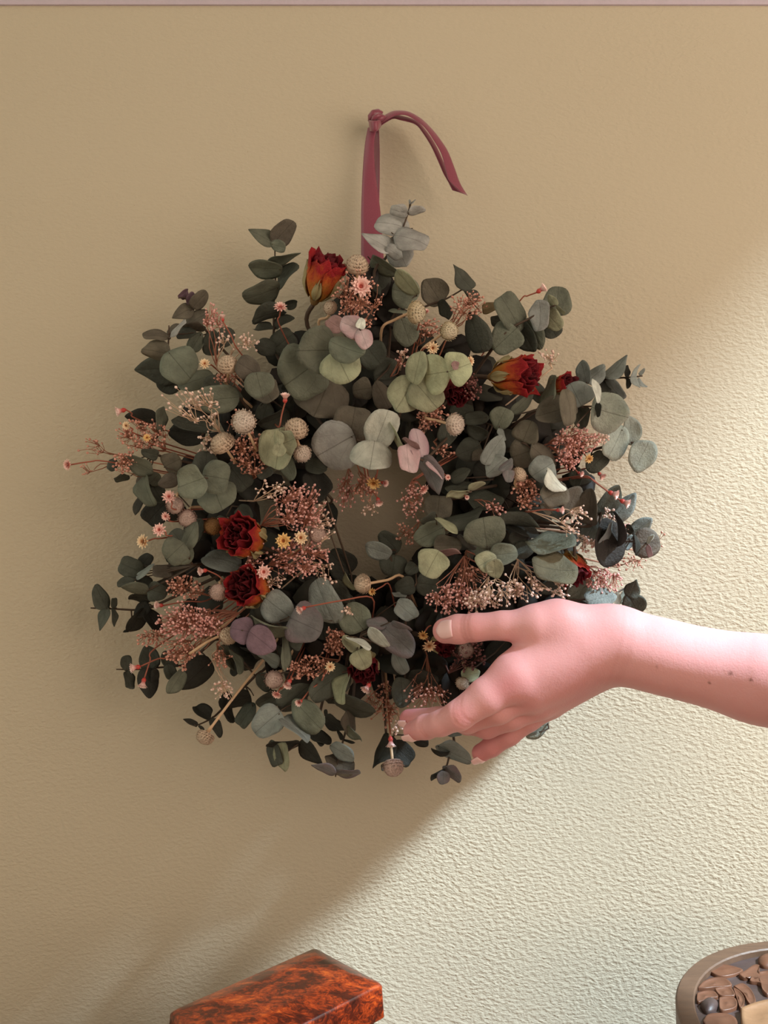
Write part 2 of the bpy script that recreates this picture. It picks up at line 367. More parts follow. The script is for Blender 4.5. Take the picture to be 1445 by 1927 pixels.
# globe flowers: sheet, centre, facing (x, y on photo, towards viewer), radius, depth, stem end, tone
GLOBES = [('B', 1310, 655, 0.1, -0.8, 0.6, 100, 8.6, 1330, 900, 0), ('C', 705, 1100, 0.85, 0.15, 0.5, 100, 9.6, 380, 1240, 1), ('C', 995, 1265, 0.5, 0.1, 0.85, 82, 10.2, 740, 1440, 1), ('F', 765, 860, 0.75, 0.1, 0.65, 96, 11.0, 480, 790, 2),
          ('I', 762, 640, 0.1, -0.1, 1.0, 105, 11.0, 880, 900, 2), ('I', 560, 825, -0.45, -0.75, 0.45, 112, 10.2, 685, 1010, 0), ('I', 1240, 695, 0.15, -0.75, 0.65, 105, 9.8, 1300, 900, 0), ('I', 1300, 940, 0.35, 0.5, 0.8, 78, 10.0, 1240, 800, 2),
          ('I', 620, 115, 0.0, -0.85, 0.5, 95, 9.0, 600, 300, 0), ('J', 145, 1235, -0.05, 0.5, 0.85, 80, 9.6, 170, 1130, 3), ('L', 578, 1342, -0.9, 0.0, 0.4, 85, 9.4, 950, 1275, 0), ('O', 150, 570, 0.3, 0.5, 0.8, 85, 10.0, -210, 720, 0),
          ('O', 555, 965, 0.1, 0.3, 0.95, 80, 9.2, 640, 860, 3), ('Q', 890, 1105, -0.4, 0.85, 0.4, 82, 8.0, 1400, 425, 0), ('S', 290, 1090, 0.1, 0.85, 0.5, 92, 8.6, 268, 880, 3), ('G', 90, 1210, 0.5, -0.55, 0.6, 68, 10.8, 60, 1330, 0),
          ('H', 1105, 1120, 0.3, 0.4, 0.85, 75, 9.0, 1150, 1000, 3), ('H', 1215, 1235, 0.1, 0.2, 0.95, 80, 8.8, 1260, 1130, 3), ('J', 95, 635, -0.1, 0.4, 0.9, 78, 8.6, 160, 560, 4), ('J', 1050, 705, 0.2, 0.1, 0.95, 76, 9.4, 980, 780, 3),
          ('B', 1060, 1050, -0.5, -0.3, 0.8, 62, 8.0, 960, 1190, 0), ('T', 470, 890, 0.2, 0.3, 0.9, 70, 8.6, 420, 800, 3), ('T', 430, 1190, -0.3, 0.3, 0.9, 58, 8.4, 500, 1120, 0)]
# star flowers: sheet, centre, facing, radius, depth, stem end, tone (0 pink, 1 cream, 2 gold, 3 rose bud)
STARS = [('B', 1345, 862, 0.1, 0.0, 1.0, 92, 10.8, 1250, 980, 0), ('B', 615, 1050, 0.05, -0.6, 0.8, 60, 7.2, 600, 1200, 0), ('A', 1152, 855, 0.0, -0.9, 0.35, 26, 8.0, 1255, 1075, 3), ('A', 1030, 1172, 0.1, -0.2, 0.95, 36, 8.8, 1100, 1200, 1),
         ('H', 600, 258, -0.85, 0.25, 0.35, 52, 7.0, 760, 330, 3), ('H', 132, 745, -0.6, 0.05, 0.75, 52, 8.0, 490, 715, 0), ('H', 662, 390, -0.3, 0.0, 0.95, 40, 8.4, 760, 470, 1), ('H', 850, 500, 0.1, -0.1, 1.0, 36, 8.6, 900, 560, 2),
         ('H', 1050, 1035, 0.1, -0.35, 0.9, 62, 10.4, 1100, 1150, 0), ('H', 1020, 1212, -0.2, 0.2, 0.9, 42, 9.6, 1080, 1260, 0), ('H', 962, 1335, 0.0, -0.15, 1.0, 60, 10.0, 1060, 1390, 0), ('K', 525, 285, -0.5, -0.1, 0.85, 66, 9.0, 700, 255, 1),
         ('J', 738, 760, 0.0, -0.05, 1.0, 70, 11.0, 800, 880, 2), ('J', 895, 732, 0.1, -0.05, 1.0, 62, 10.6, 880, 850, 1), ('J', 560, 1042, 0.1, -0.1, 1.0, 64, 10.6, 640, 1010, 0), ('K', 1058, 552, -0.7, 0.1, 0.6, 46, 9.8, 1290, 655, 3),
         ('K', 662, 862, -0.7, -0.1, 0.6, 44, 7.6, 1100, 820, 3), ('K', 775, 1282, -0.3, 0.2, 0.9, 34, 7.6, 840, 1200, 3), ('Q', 250, 465, -0.85, 0.1, 0.5, 52, 7.8, 600, 348, 3), ('Q', 332, 612, -0.1, 0.85, 0.5, 50, 7.8, 440, 290, 3),
         ('I', 1140, 420, 0.1, -0.85, 0.5, 50, 11.4, 1085, 690, 3), ('C', 785, 1088, 0.2, -0.3, 0.9, 24, 9.0, 720, 1180, 3), ('C', 838, 1420, 0.1, 0.3, 0.9, 56, 10.4, 740, 1445, 1), ('F', 885, 292, 0.7, 0.2, 0.6, 52, 10.4, 780, 320, 1),
         ('D', 868, 402, 0.75, -0.45, 0.4, 52, 8.0, 660, 517, 3), ('L', 690, 430, -0.2, 0.65, 0.7, 66, 8.4, 720, 340, 2), ('L', 788, 430, 0.6, 0.2, 0.7, 38, 8.2, 640, 370, 3), ('L', 735, 600, 0.2, 0.7, 0.6, 44, 8.0, 640, 480, 3),
         ('L', 1140, 485, 0.6, 0.6, 0.5, 54, 10.8, 1060, 400, 0), ('L', 1360, 378, 0.1, 0.0, 1.0, 28, 11.2, 1250, 300, 0), ('M', 665, 365, 0.3, 0.2, 0.9, 26, 10.2, 600, 300, 3), ('G', 640, 1210, 0.6, 0.3, 0.7, 32, 9.0, 540, 1150, 3),
         ('G', 828, 1230, 0.5, 0.6, 0.6, 42, 7.2, 760, 1150, 3), ('N', 945, 240, 0.75, 0.3, 0.5, 52, 9.0, 660, 75, 3), ('N', 1050, 318, 0.8, 0.4, 0.45, 52, 8.6, 680, 90, 3), ('N', 458, 385, 0.8, 0.0, 0.6, 40, 11.0, 180, 400, 3),
         ('N', 965, 1285, 0.5, 0.2, 0.8, 36, 7.4, 900, 1180, 3), ('G', 712, 1075, 0.2, 0.3, 0.9, 42, 8.2, 620, 1000, 2), ('O', 800, 322, -0.7, 0.3, 0.6, 48, 11.8, 1445, 215, 3), ('O', 685, 1000, -0.3, 0.6, 0.7, 50, 10.4, 720, 920, 3),
         ('O', 582, 1092, -0.3, 0.6, 0.7, 48, 10.2, 640, 1020, 0), ('O', 785, 1165, -0.4, 0.2, 0.9, 40, 10.2, 960, 980, 3), ('O', 1065, 842, 0.2, 0.0, 1.0, 46, 10.2, 990, 960, 1), ('U', 432, 1036, -0.5, 0.6, 0.55, 54, 9.4, 480, 900, 3),
         ('U', 1000, 652, 0.1, 0.5, 0.8, 62, 9.6, 940, 560, 1), ('U', 945, 556, -0.2, 0.4, 0.85, 46, 9.6, 1010, 470, 2), ('U', 482, 162, -0.4, 0.0, 0.9, 36, 9.2, 640, 100, 2), ('S', 266, 862, 0.05, 0.9, 0.35, 54, 8.4, 260, 760, 3)]
# gypsophila: sheet, centre, radius x, y, buds, depth, root, tone (0 pink, 1 rust, 2 pale, 3 plum)
GYPS = [('C', 160, 980, 220, 260, 150, 9.4, 100, 1250, 1), ('A', 1090, 850, 75, 90, 45, 7.4, 1110, 1190, 0), ('A', 1290, 1020, 100, 70, 26, 7.2, 1180, 1180, 2), ('A', 1160, 990, 50, 60, 8, 7.4, 1110, 1150, 2), ('C', 1160, 1040, 160, 130, 80, 7.0, 1000, 1250, 1), ('C', 800, 1230, 130, 80, 45, 6.4, 700, 1400, 1),
        ('E', 1240, 440, 70, 70, 12, 7.6, 1130, 620, 0), ('H', 800, 470, 230, 140, 130, 7.6, 1020, 620, 1), ('I', 290, 480, 270, 160, 52, 9.8, 545, 735, 2), ('H', 640, 720, 120, 110, 55, 7.2, 800, 850, 1), ('H', 350, 590, 130, 90, 16, 5.0, 560, 650, 1), ('H', 340, 790, 90, 60, 9, 5.0, 520, 740, 1),
        ('I', 430, 860, 100, 120, 24, 9.0, 500, 1000, 2), ('I', 830, 920, 170, 190, 130, 9.2, 850, 1160, 1), ('I', 720, 620, 110, 80, 25, 9.4, 800, 760, 1), ('J', 900, 450, 220, 210, 190, 10.0, 540, 620, 0), ('J', 650, 300, 180, 90, 28, 9.6, 470, 400, 2), ('J', 900, 900, 250, 180, 150, 9.6, 600, 980, 0), ('J', 1100, 620, 120, 200, 45, 9.4, 900, 900, 2),
        ('J', 500, 900, 130, 130, 34, 9.4, 420, 1060, 0), ('J', 690, 1160, 110, 80, 14, 9.2, 620, 1000, 2), ('J', 1140, 1090, 110, 120, 24, 9.0, 1000, 950, 2), ('L', 420, 500, 120, 170, 48, 6.6, 460, 290, 0), ('L', 610, 470, 110, 110, 55, 7.0, 560, 320, 1), ('L', 650, 680, 75, 60, 16, 6.6, 660, 560, 2),
        ('L', 1050, 590, 110, 170, 65, 7.6, 1040, 400, 0), ('L', 980, 880, 100, 100, 26, 7.0, 1100, 780, 1), ('K', 900, 700, 160, 110, 80, 8.2, 1150, 780, 1), ('K', 900, 1010, 230, 170, 240, 9.0, 1350, 920, 0), ('K', 1120, 1060, 130, 90, 70, 9.4, 1400, 930, 0), ('K', 600, 1160, 130, 80, 45, 7.0, 800, 1110, 1), ('K', 860, 1280, 170, 120, 75, 8.2, 1150, 1130, 1),
        ('Q', 690, 400, 80, 90, 20, 7.6, 800, 260, 1), ('Q', 1070, 680, 120, 90, 26, 7.6, 955, 350, 2), ('Q', 1040, 380, 70, 120, 24, 8.4, 1000, 250, 1), ('O', 860, 860, 200, 110, 90, 9.4, 1150, 780, 1), ('O', 1110, 610, 100, 140, 75, 8.6, 1180, 520, 1), ('O', 1220, 340, 60, 40, 7, 9.6, 1230, 270, 2),
        ('U', 590, 1190, 150, 180, 75, 6.0, 600, 1000, 1), ('M', 560, 1290, 250, 130, 170, 10.0, 640, 900, 0), ('M', 800, 1310, 180, 100, 70, 10.6, 860, 1090, 2), ('M', 960, 1250, 190, 120, 50, 11.0, 930, 1100, 2), ('M', 1200, 1200, 200, 110, 55, 11.0, 1130, 930, 2), ('M', 700, 1100, 150, 110, 60, 9.0, 660, 850, 1), ('M', 920, 470, 110, 60, 16, 9.6, 740, 390, 0),
        ('N', 620, 480, 120, 150, 30, 11.0, 180, 395, 2), ('N', 450, 1120, 130, 80, 22, 10.6, 130, 930, 2), ('N', 860, 1040, 160, 120, 95, 8.4, 700, 900, 0), ('N', 690, 700, 90, 80, 22, 8.6, 600, 600, 2), ('N', 900, 420, 60, 70, 14, 7.4, 820, 400, 2), ('N', 1080, 850, 140, 90, 26, 5.0, 900, 880, 1), ('N', 1350, 640, 80, 90, 9, 5.0, 1200, 760, 1), ('N', 1050, 570, 60, 70, 16, 5.6, 960, 640, 0),
        ('G', 600, 920, 200, 140, 130, 9.6, 340, 940, 0), ('G', 540, 1080, 110, 90, 60, 9.4, 360, 960, 0), ('G', 800, 910, 130, 70, 30, 9.4, 640, 940, 2), ('G', 150, 1400, 130, 130, 85, 10.0, 80, 1290, 1), ('F', 900, 540, 90, 110, 50, 9.2, 800, 480, 3), ('F', 540, 780, 150, 110, 50, 9.6, 480, 700, 1), ('F', 520, 870, 90, 80, 18, 9.2, 470, 780, 1), ('F', 650, 1110, 90, 70, 18, 9.0, 560, 1020, 1),
        ('U', 960, 1110, 220, 120, 75, 8.2, 980, 740, 1), ('U', 1330, 730, 180, 150, 85, 8.4, 1180, 900, 3), ('D', 930, 1000, 90, 60, 16, 7.0, 960, 1120, 2), ('S', 325, 730, 60, 55, 16, 8.0, 340, 600, 2), ('F', 280, 220, 70, 60, 7, 8.4, 260, 330, 2), ('I', 640, 230, 110, 80, 36, 8.0, 620, 330, 1)]
# ---------------------------------------------------------------- leaf materials
def leaf_material(name, col, dusty=0.0, edge=None):
    t = NT(name)
    col = (col[0] * 0.97, col[1] * 1.0, col[2] * 1.05, 1)
    tc = t.n('ShaderNodeTexCoord').outputs['Object']
    rnd = t.n('ShaderNodeObjectInfo').outputs['Random']
    sep = t.n('ShaderNodeSeparateXYZ'); t.l(tc, sep.inputs[0])
    x, y = sep.outputs[0], sep.outputs[1]
    off = t.n('ShaderNodeVectorMath', operation='ADD'); t.l(tc, off.inputs[0])
    cmb = t.n('ShaderNodeCombineXYZ'); t.l(t.math('MULTIPLY', rnd, 37.0), cmb.inputs[0]); t.l(cmb.outputs[0], off.inputs[1])
    n1 = t.noise(2.2, 3, 0.55, off.outputs[0]); n2 = t.noise(14, 4, 0.65, off.outputs[0])
    c = col[:3]
    dark = tuple(v * 0.62 for v in c) + (1,); lite = tuple(min(1, v * 1.38 + 0.004) for v in c) + (1,)
    base = t.mix(t.math('MULTIPLY_ADD', t.math('SUBTRACT', n1, 0.5), 2.3, 0.5), dark, lite)
    base = t.mix(t.math('MULTIPLY', n2, 0.42), base, (c[0] * 1.5 + 0.02, c[1] * 1.4 + 0.02, c[2] * 1.35 + 0.02, 1))
    if edge: base = t.mix(t.ramp(t.math('ADD', t.math('MULTIPLY', t.math('ABSOLUTE', y), 0.9), t.math('MULTIPLY', n1, 0.9)), [(0.55, (0, 0, 0, 1)), (0.95, (0.7, 0.7, 0.7, 1))]), base, edge)
    # veins fanning from the base, and a midrib
    ang = t.math('ARCTAN2', y, t.math('ADD', x, 0.06))
    wob = t.math('MULTIPLY', t.math('SUBTRACT', n1, 0.5), 0.5)
    vs = t.math('ABSOLUTE', t.math('SINE', t.math('MULTIPLY', t.math('ADD', ang, wob), 7.5)))
    vein = t.math('MULTIPLY', t.math('LESS_THAN', vs, 0.075), t.math('SUBTRACT', 1.0, t.math('MULTIPLY', x, 0.75)))
    rib = t.math('LESS_THAN', t.math('ABSOLUTE', y), 0.010)
    vm = t.math('MULTIPLY', t.math('MAXIMUM', t.math('MULTIPLY', vein, 0.7), rib), 0.55)
    base = t.mix(vm, base, (c[0] * 0.35, c[1] * 0.33, c[2] * 0.3, 1))
    hsv = t.n('ShaderNodeHueSaturation'); t.l(base, hsv.inputs['Color'])
    t.l(t.math('MULTIPLY_ADD', rnd, 0.36, 0.82), hsv.inputs['Value'])
    t.l(t.math('MULTIPLY_ADD', rnd, 0.03, 0.485), hsv.inputs['Hue'])
    t.l(hsv.outputs[0], t.b.inputs['Base Color'])
    t.set(Roughness=0.62, Specular_IOR_Level=0.32)
    t.bump(t.math('ADD', n2, t.math('MULTIPLY', vm, -1.6)), 0.32, 0.035)
    tr = t.n('ShaderNodeBsdfTranslucent'); t.l(hsv.outputs[0], tr.inputs[0])
    mx = t.n('ShaderNodeMixShader'); mx.inputs[0].default_value = 0.12
    t.l(t.b.outputs[0], mx.inputs[1]); t.l(tr.outputs[0], mx.inputs[2]); t.l(mx.outputs[0], t.out.inputs[0])
    return t.m

LM = {
 'g': leaf_material('leaf_green', srgb(108, 112, 96)),
 'G': leaf_material('leaf_deep_green', srgb(74, 77, 67)),
 'k': leaf_material('leaf_blackish_shade', srgb(45, 45, 38)),  # blackish leaves, colour lowered further for shade behind the front ones
 'K': leaf_material('leaf_shade_brown', srgb(34, 29, 25)),  # shade inside a cupped leaf and deep in the wreath, put into the colour
 'b': leaf_material('leaf_umber', srgb(98, 91, 78)),
 'u': leaf_material('leaf_moss', srgb(102, 98, 74)),
 'o': leaf_material('leaf_olive_brown', srgb(128, 110, 78)),
 'l': leaf_material('leaf_sage', srgb(154, 155, 126)),
 'L': leaf_material('leaf_pale_sage', srgb(172, 174, 140)),
 's': leaf_material('leaf_silver', srgb(160, 159, 154)),
 'z': leaf_material('leaf_silver_sage', srgb(166, 166, 154)),
 'y': leaf_material('leaf_blue_grey', srgb(130, 136, 130)),
 'p': leaf_material('leaf_plum', srgb(124, 98, 108)),
 'q': leaf_material('leaf_rosy_brown', srgb(160, 130, 124)),
 'v': leaf_material('leaf_slate', srgb(112, 110, 109), edge=srgb(120, 98, 104)),
 'm': leaf_material('leaf_mauve', srgb(196, 172, 174), edge=srgb(166, 120, 130)),
 'a': leaf_material('leaf_aqua', srgb(148, 152, 138)),
 'w': leaf_material('leaf_whitish', srgb(212, 216, 204)),
}
M_stem = simple_mat('twig_bark', srgb(74, 58, 46), 0.7, 0.3, 200)
M_ring = simple_mat('vine_bark', srgb(46, 36, 28), 0.85, 0.35, 90, 0.6)

# ---------------------------------------------------------------- leaf meshes (unit length along x, unit width along y)
def leaf_mesh(name, style, seed, cup=0.12, bend=0.10, wave=0.03, cheap=False):
    rng = random.Random(seed)
    n = 12 if cheap else 26
    rings = 1 if cheap else 4
    ph = [rng.uniform(0, 6.28) for _ in range(4)]
    def outline(th):
        x = math.cos(th); y = math.sin(th)
        if style == 'round':
            rx, ry = x, y
            rx += 0.10 * max(0, -x) ** 2 * (1 - abs(y)) * 1.0
        elif style == 'heart':
            rx = x + 0.28 * max(0.0, -x) ** 4
            ry = y * (1 + 0.10 * (-x) * (1 - abs(x)))
        elif style == 'ovate':
            rx = x; ry = y * (1 - 0.22 * x)
        elif style == 'obovate':
            rx = x; ry = y * (1 + 0.22 * x)
        elif style == 'point':
            s = max(0.0, x)
            rx = x; ry = y * (1 - 0.30 * s - 0.12 * x)
            rx += 0.16 * s ** 6
            ry *= (1 - 0.45 * s ** 5)
        elif style == 'square':
            k = (abs(x) ** 3.0 + abs(y) ** 3.0) ** (1 / 3.0)
            rx, ry = x / k * 0.97, y / k * 0.97
            rx, ry = rx * 0.94 + 0.06 * x, ry * 0.94 + 0.06 * y
        w = 1 + wave * 0.7 * math.sin(3 * th + ph[0]) + wave * 0.5 * math.sin(5 * th + ph[1])
        return rx * w, ry * w
    top = []
    faces = []
    top.append((0.0, 0.0))
    for r in range(1, rings + 1):
        q = (r / rings) ** 0.85
        for k in range(n):
            th = 2 * PI * k / n
            a, b = outline(th)
            top.append((a * q, b * q))
    def z(a, b):
        r2 = a * a + b * b
        th = math.atan2(b, a)
        return (cup * b * b * 0.5 + bend * (a * a) * 0.5 + wave * r2 * math.sin(2 * th + ph[2]) + wave * 0.9 * r2 * r2 * math.sin(4 * th + ph[3])
                - 0.03 * math.exp(-(b / 0.07) ** 2))
    tv = [((a + 1) / 2, b / 2, z(a, b) * 0.5) for a, b in top]
    th_ = 0.012
    V = tv + [(x, y, zz - th_) for x, y, zz in tv]
    m = len(tv)
    for k in range(n):
        k2 = (k + 1) % n
        faces.append((0, 1 + k, 1 + k2)); faces.append((m, m + 1 + k2, m + 1 + k))
        for r in range(rings - 1):
            a = 1 + r * n; b = 1 + (r + 1) * n
            faces.append((a + k, b + k, b + k2, a + k2))
            faces.append((m + a + k, m + a + k2, m + b + k2, m + b + k))
        e = 1 + (rings - 1) * n
        faces.append((e + k, m + e + k, m + e + k2, e + k2))
    return V, faces

LEAFLIB = []
for i, (st, cup, bend, wave) in enumerate([('round', 0.16, 0.10, 0.05), ('round', -0.20, -0.14, 0.06), ('heart', 0.22, -0.16, 0.05), ('heart', -0.16, 0.12, 0.07), ('ovate', 0.24, 0.22, 0.06), ('ovate', -0.28, -0.10, 0.05),
                                          ('obovate', 0.18, -0.22, 0.06), ('round', 0.30, 0.30, 0.10), ('square', 0.10, -0.16, 0.05), ('heart', -0.35, -0.25, 0.08), ('round', 0.65, -0.30, 0.07), ('ovate', -0.60, 0.35, 0.08), ('heart', 0.50, 0.40, 0.10)]):
    LEAFLIB.append(leaf_mesh('leaf', st, 11 + i, cup, bend, wave))
POINTLIB = [leaf_mesh('leaf', 'point', 40 + i, c, b, w) for i, (c, b, w) in enumerate([(0.22, -0.2, 0.05), (-0.25, 0.2, 0.06)])]
_leafcache = {}
def leaf_data(kind, tone):
    key = (kind, tone)
    if key not in _leafcache:
        lib = POINTLIB if kind[0] == 'P' else LEAFLIB
        _leafcache[key] = mesh_from('leaf', *lib[int(kind[1:])], LM[tone])
    return _leafcache[key]

RC = P(700, 955, 0)                                         # ring centre on the wall
RING_PX, RING_D = 262, 3.2
wreath = empty('wreath', Vector((RC.x, -0.002, RC.z)), label='round dried-flower wreath of eucalyptus, roses and baby\'s breath hanging on the ochre wall', category='wreath')

def ring_point(px, py):
    a = math.atan2(py - 955, px - 700)
    return P(700 + math.cos(a) * RING_PX, 955 + math.sin(a) * RING_PX * 0.98, RING_D + random.uniform(-0.8, 1.2))

# base ring of twisted vines
g = Geo()
for s in range(9):
    ph = s * 0.7; rr = random.uniform(0.008, 0.02); pts = []
    for k in range(65):
        a = 2 * PI * k / 64
        r = RING_PX * mpp(3) + rr * math.cos(5 * a + ph) + 0.002 * math.sin(13 * a + s)
        pts.append(Vector((RC.x + r * math.cos(a), -0.030 + rr * 0.8 * math.sin(5 * a + ph), RC.z + r * math.sin(a))))
    g.tube(pts, random.uniform(0.004, 0.006), 6, False)
obj('vine_ring', g.mesh('vine_ring', M_ring), wreath, label='dark twisted vine ring under the leaves')

def place_leaf(b, t, w_px, d, tone, parent, rng):
    """b, t: photo pixels of the base and the tip; w_px: seen width"""
    pointed = tone.endswith('^'); tone = tone.rstrip('^')
    s = mpp(d)
    lpx = math.hypot(t[0] - b[0], t[1] - b[1])
    if w_px > 0.55 * lpx and lpx > 12:           # the blade reaches a little behind its stalk
        b = (b[0] - 0.13 * (t[0] - b[0]), b[1] - 0.13 * (t[1] - b[1])); w_px *= 1.10
    else:
        b = (b[0] - 0.05 * (t[0] - b[0]), b[1] - 0.05 * (t[1] - b[1])); w_px *= 1.10
    B = P(b[0], b[1], d); T0 = P(t[0], t[1], d)
    L = (T0 - B).length; W = w_px * s
    view = (Vector((0, -D, CZ)) - (B + T0) * 0.5).normalized()
    TL = max(L, 0.80 * W)
    pitch = math.acos(min(1, L / TL)) * rng.choice((1, 1, -1))
    if L >= 0.8 * W: pitch = rng.uniform(-0.18, 0.34)
    TW = W if W > 0.72 * L else min(0.72 * L, W / 0.40)
    roll = math.acos(min(1, W / TW)) * rng.choice((-1, 1)) * 0.96
    roll += rng.uniform(-0.16, 0.16)
    ex = (T0 - B).normalized()
    ey = view.cross(ex).normalized(); ez = ex.cross(ey).normalized()
    Rp = Matrix.Rotation(-pitch, 3, ey); ex2 = Rp @ ex; ez2 = Rp @ ez
    Rr = Matrix.Rotation(roll, 3, ex2); ey2 = Rr @ ey; ez2 = Rr @ ez2
    TLs = TL / max(0.8, math.cos(pitch)) if L >= 0.8 * W else TL
    zs = 0.5 * (TLs + TW)
    M = Matrix(((ex2.x * TLs, ey2.x * TW, ez2.x * zs, B.x), (ex2.y * TLs, ey2.y * TW, ez2.y * zs, B.y), (ex2.z * TLs, ey2.z * TW, ez2.z * zs, B.z), (0, 0, 0, 1)))
    kind = ('P%d' % rng.randrange(len(POINTLIB))) if pointed else ('L%d' % rng.randrange(len(LEAFLIB)))
    o = obj('leaf', leaf_data(kind, tone), parent, M)
    return o

def tpx(tile, x, y):
    ox, oy, s = TILES[tile]
    return ox + x / s, oy + y / s

n_leaf = 0
for si, (tile, stem, sd0, leaves) in enumerate(SPRIGS):
    rng = random.Random(100 + si)
    sc = TILES[tile][2]
    rows = []
    for row in leaves.replace('\n', ' ').split(';'):
        q = row.split()
        if not q: continue
        bx, by, tx, ty, w, dd = map(float, q[:6])
        rows.append((tpx(tile, bx, by), tpx(tile, tx, ty), w / sc, dd, q[6]))
    if stem:
        pts = [tpx(tile, *map(float, p.split())) for p in stem.split(',')]
    else:
        pts = [r[0] for r in rows]
        pts.sort(key=lambda p: -math.hypot(p[0] - 700, p[1] - 955))
    path = []
    for k, p in enumerate(pts):
        path.append(P(p[0], p[1], sd0 - (0.25 if sd0 < 8.1 else 1.1) * k))
    if not stem:
        path = [P(r[0][0], r[0][1], r[3] - 0.15) for r in sorted(rows, key=lambda r: -math.hypot(r[0][0] - 700, r[0][1] - 955))]
    lp = pts[-1]
    rp = ring_point(*lp)
    mid = (path[-1] * 0.5 + rp * 0.5); mid.y = max(mid.y, path[-1].y) ; 
    path += [mid, rp]
    path = smooth_path(path, 3)
    g = Geo()
    nP = len(path)
    g.tube(path, [0.0005 + 0.0009 * i / nP for i in range(nP)], 6)
    # leaf stalks: short link from each base to the nearest stem point
    for (b, t, w, dd, tone) in rows:
        B = P(b[0], b[1], dd)
        near = min(path, key=lambda q: (q - B).length)
        if 0.0025 < (near - B).length:
            m2 = (B + near) * 0.5 + Vector((0, 0.004, 0))
            g.tube(smooth_path([B, m2, near], 3), [0.0004] * 3 + [0.0006] * 4, 5)
    me = g.mesh('eucalyptus_sprig', M_stem)
    M = rehome(me, rp)
    sp = obj('eucalyptus_sprig', me, wreath, M)
    for (b, t, w, dd, tone) in rows:
        place_leaf(b, t, w, dd, tone, sp, rng); n_leaf += 1
print('leaves', n_leaf)

# leaves coloured dark to stand for deep shade, packed behind the ones that can be told apart
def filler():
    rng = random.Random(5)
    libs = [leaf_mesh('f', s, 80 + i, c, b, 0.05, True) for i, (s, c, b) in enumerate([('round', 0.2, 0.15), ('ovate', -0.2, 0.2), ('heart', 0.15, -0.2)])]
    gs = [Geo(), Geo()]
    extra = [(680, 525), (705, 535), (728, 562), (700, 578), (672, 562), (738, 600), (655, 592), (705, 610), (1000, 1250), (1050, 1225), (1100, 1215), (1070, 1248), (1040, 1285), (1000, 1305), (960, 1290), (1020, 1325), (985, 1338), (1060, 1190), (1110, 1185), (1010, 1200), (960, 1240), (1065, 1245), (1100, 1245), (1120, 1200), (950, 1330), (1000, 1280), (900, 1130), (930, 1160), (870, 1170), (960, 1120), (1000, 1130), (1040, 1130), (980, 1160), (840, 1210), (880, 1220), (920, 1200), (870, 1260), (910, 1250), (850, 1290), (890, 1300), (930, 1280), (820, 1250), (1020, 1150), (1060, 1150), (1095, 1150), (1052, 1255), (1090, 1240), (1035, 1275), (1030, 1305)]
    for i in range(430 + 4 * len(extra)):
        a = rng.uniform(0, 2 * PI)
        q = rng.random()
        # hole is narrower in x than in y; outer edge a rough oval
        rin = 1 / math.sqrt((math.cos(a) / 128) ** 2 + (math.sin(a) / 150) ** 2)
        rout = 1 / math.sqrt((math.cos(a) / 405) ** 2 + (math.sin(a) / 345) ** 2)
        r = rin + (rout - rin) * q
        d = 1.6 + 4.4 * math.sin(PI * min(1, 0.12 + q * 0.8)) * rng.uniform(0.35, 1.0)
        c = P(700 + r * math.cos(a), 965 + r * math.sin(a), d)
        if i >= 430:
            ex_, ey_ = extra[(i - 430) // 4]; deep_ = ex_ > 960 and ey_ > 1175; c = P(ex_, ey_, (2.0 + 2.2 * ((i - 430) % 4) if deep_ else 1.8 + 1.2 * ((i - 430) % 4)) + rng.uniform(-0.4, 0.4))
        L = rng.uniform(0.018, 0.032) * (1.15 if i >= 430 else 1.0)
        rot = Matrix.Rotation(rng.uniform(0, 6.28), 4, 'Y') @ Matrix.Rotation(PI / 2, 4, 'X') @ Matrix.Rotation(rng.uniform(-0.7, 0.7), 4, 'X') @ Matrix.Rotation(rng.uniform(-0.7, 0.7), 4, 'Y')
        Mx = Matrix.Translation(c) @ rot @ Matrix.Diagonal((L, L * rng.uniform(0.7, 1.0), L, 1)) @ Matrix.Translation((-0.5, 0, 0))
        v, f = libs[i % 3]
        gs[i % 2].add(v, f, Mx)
    obj('leaf_backing', gs[0].mesh('leaf_backing', LM['k']), wreath, kind='stuff', label='eucalyptus leaves coloured dark for shade, packed behind the front ones')
    obj('leaf_backing', gs[1].mesh('leaf_backing', LM['K']), wreath, kind='stuff', label='eucalyptus leaves coloured near-black for shade, packed behind the front ones')
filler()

# ---------------------------------------------------------------- roses
def rose_material(name, lo, mid, hi):
    t = NT(name)
    tc = t.n('ShaderNodeTexCoord').outputs['Object']
    sep = t.n('ShaderNodeSeparateXYZ'); t.l(tc, sep.inputs[0])
    n1 = t.noise(5, 4, 0.6, tc, 0.6); n2 = t.noise(22, 4, 0.6, tc, 1.2)
    f = t.math('ADD', sep.outputs[2], t.math('MULTIPLY', t.math('SUBTRACT', n1, 0.5), 0.95))
    col = t.ramp(f, [(0.15, lo), (0.55, mid), (0.85, hi)])
    col = t.mix(t.math('MULTIPLY', n2, 0.4), col, t.mix(1.0, col, (0.45, 0.35, 0.3, 1), 'MULTIPLY'))
    t.l(col, t.b.inputs['Base Color'])
    t.set(Roughness=0.55, Specular_IOR_Level=0.3)
    t.bump(n2, 0.5, 0.05)
    return t.m
M_ro = rose_material('rose_orange', srgb(196, 134, 52), srgb(208, 96, 44), srgb(172, 34, 42))
M_rr = rose_material('rose_red', srgb(200, 92, 44), srgb(178, 40, 44), srgb(132, 18, 34))
M_rd = rose_material('rose_crimson', srgb(150, 40, 36), srgb(128, 18, 32), srgb(98, 10, 24))
M_sepal = simple_mat('dry_sepal', srgb(150, 138, 100), 0.7, 0.25, 8)
M_hip = simple_mat('dry_hip', srgb(120, 92, 52), 0.7, 0.25, 6)

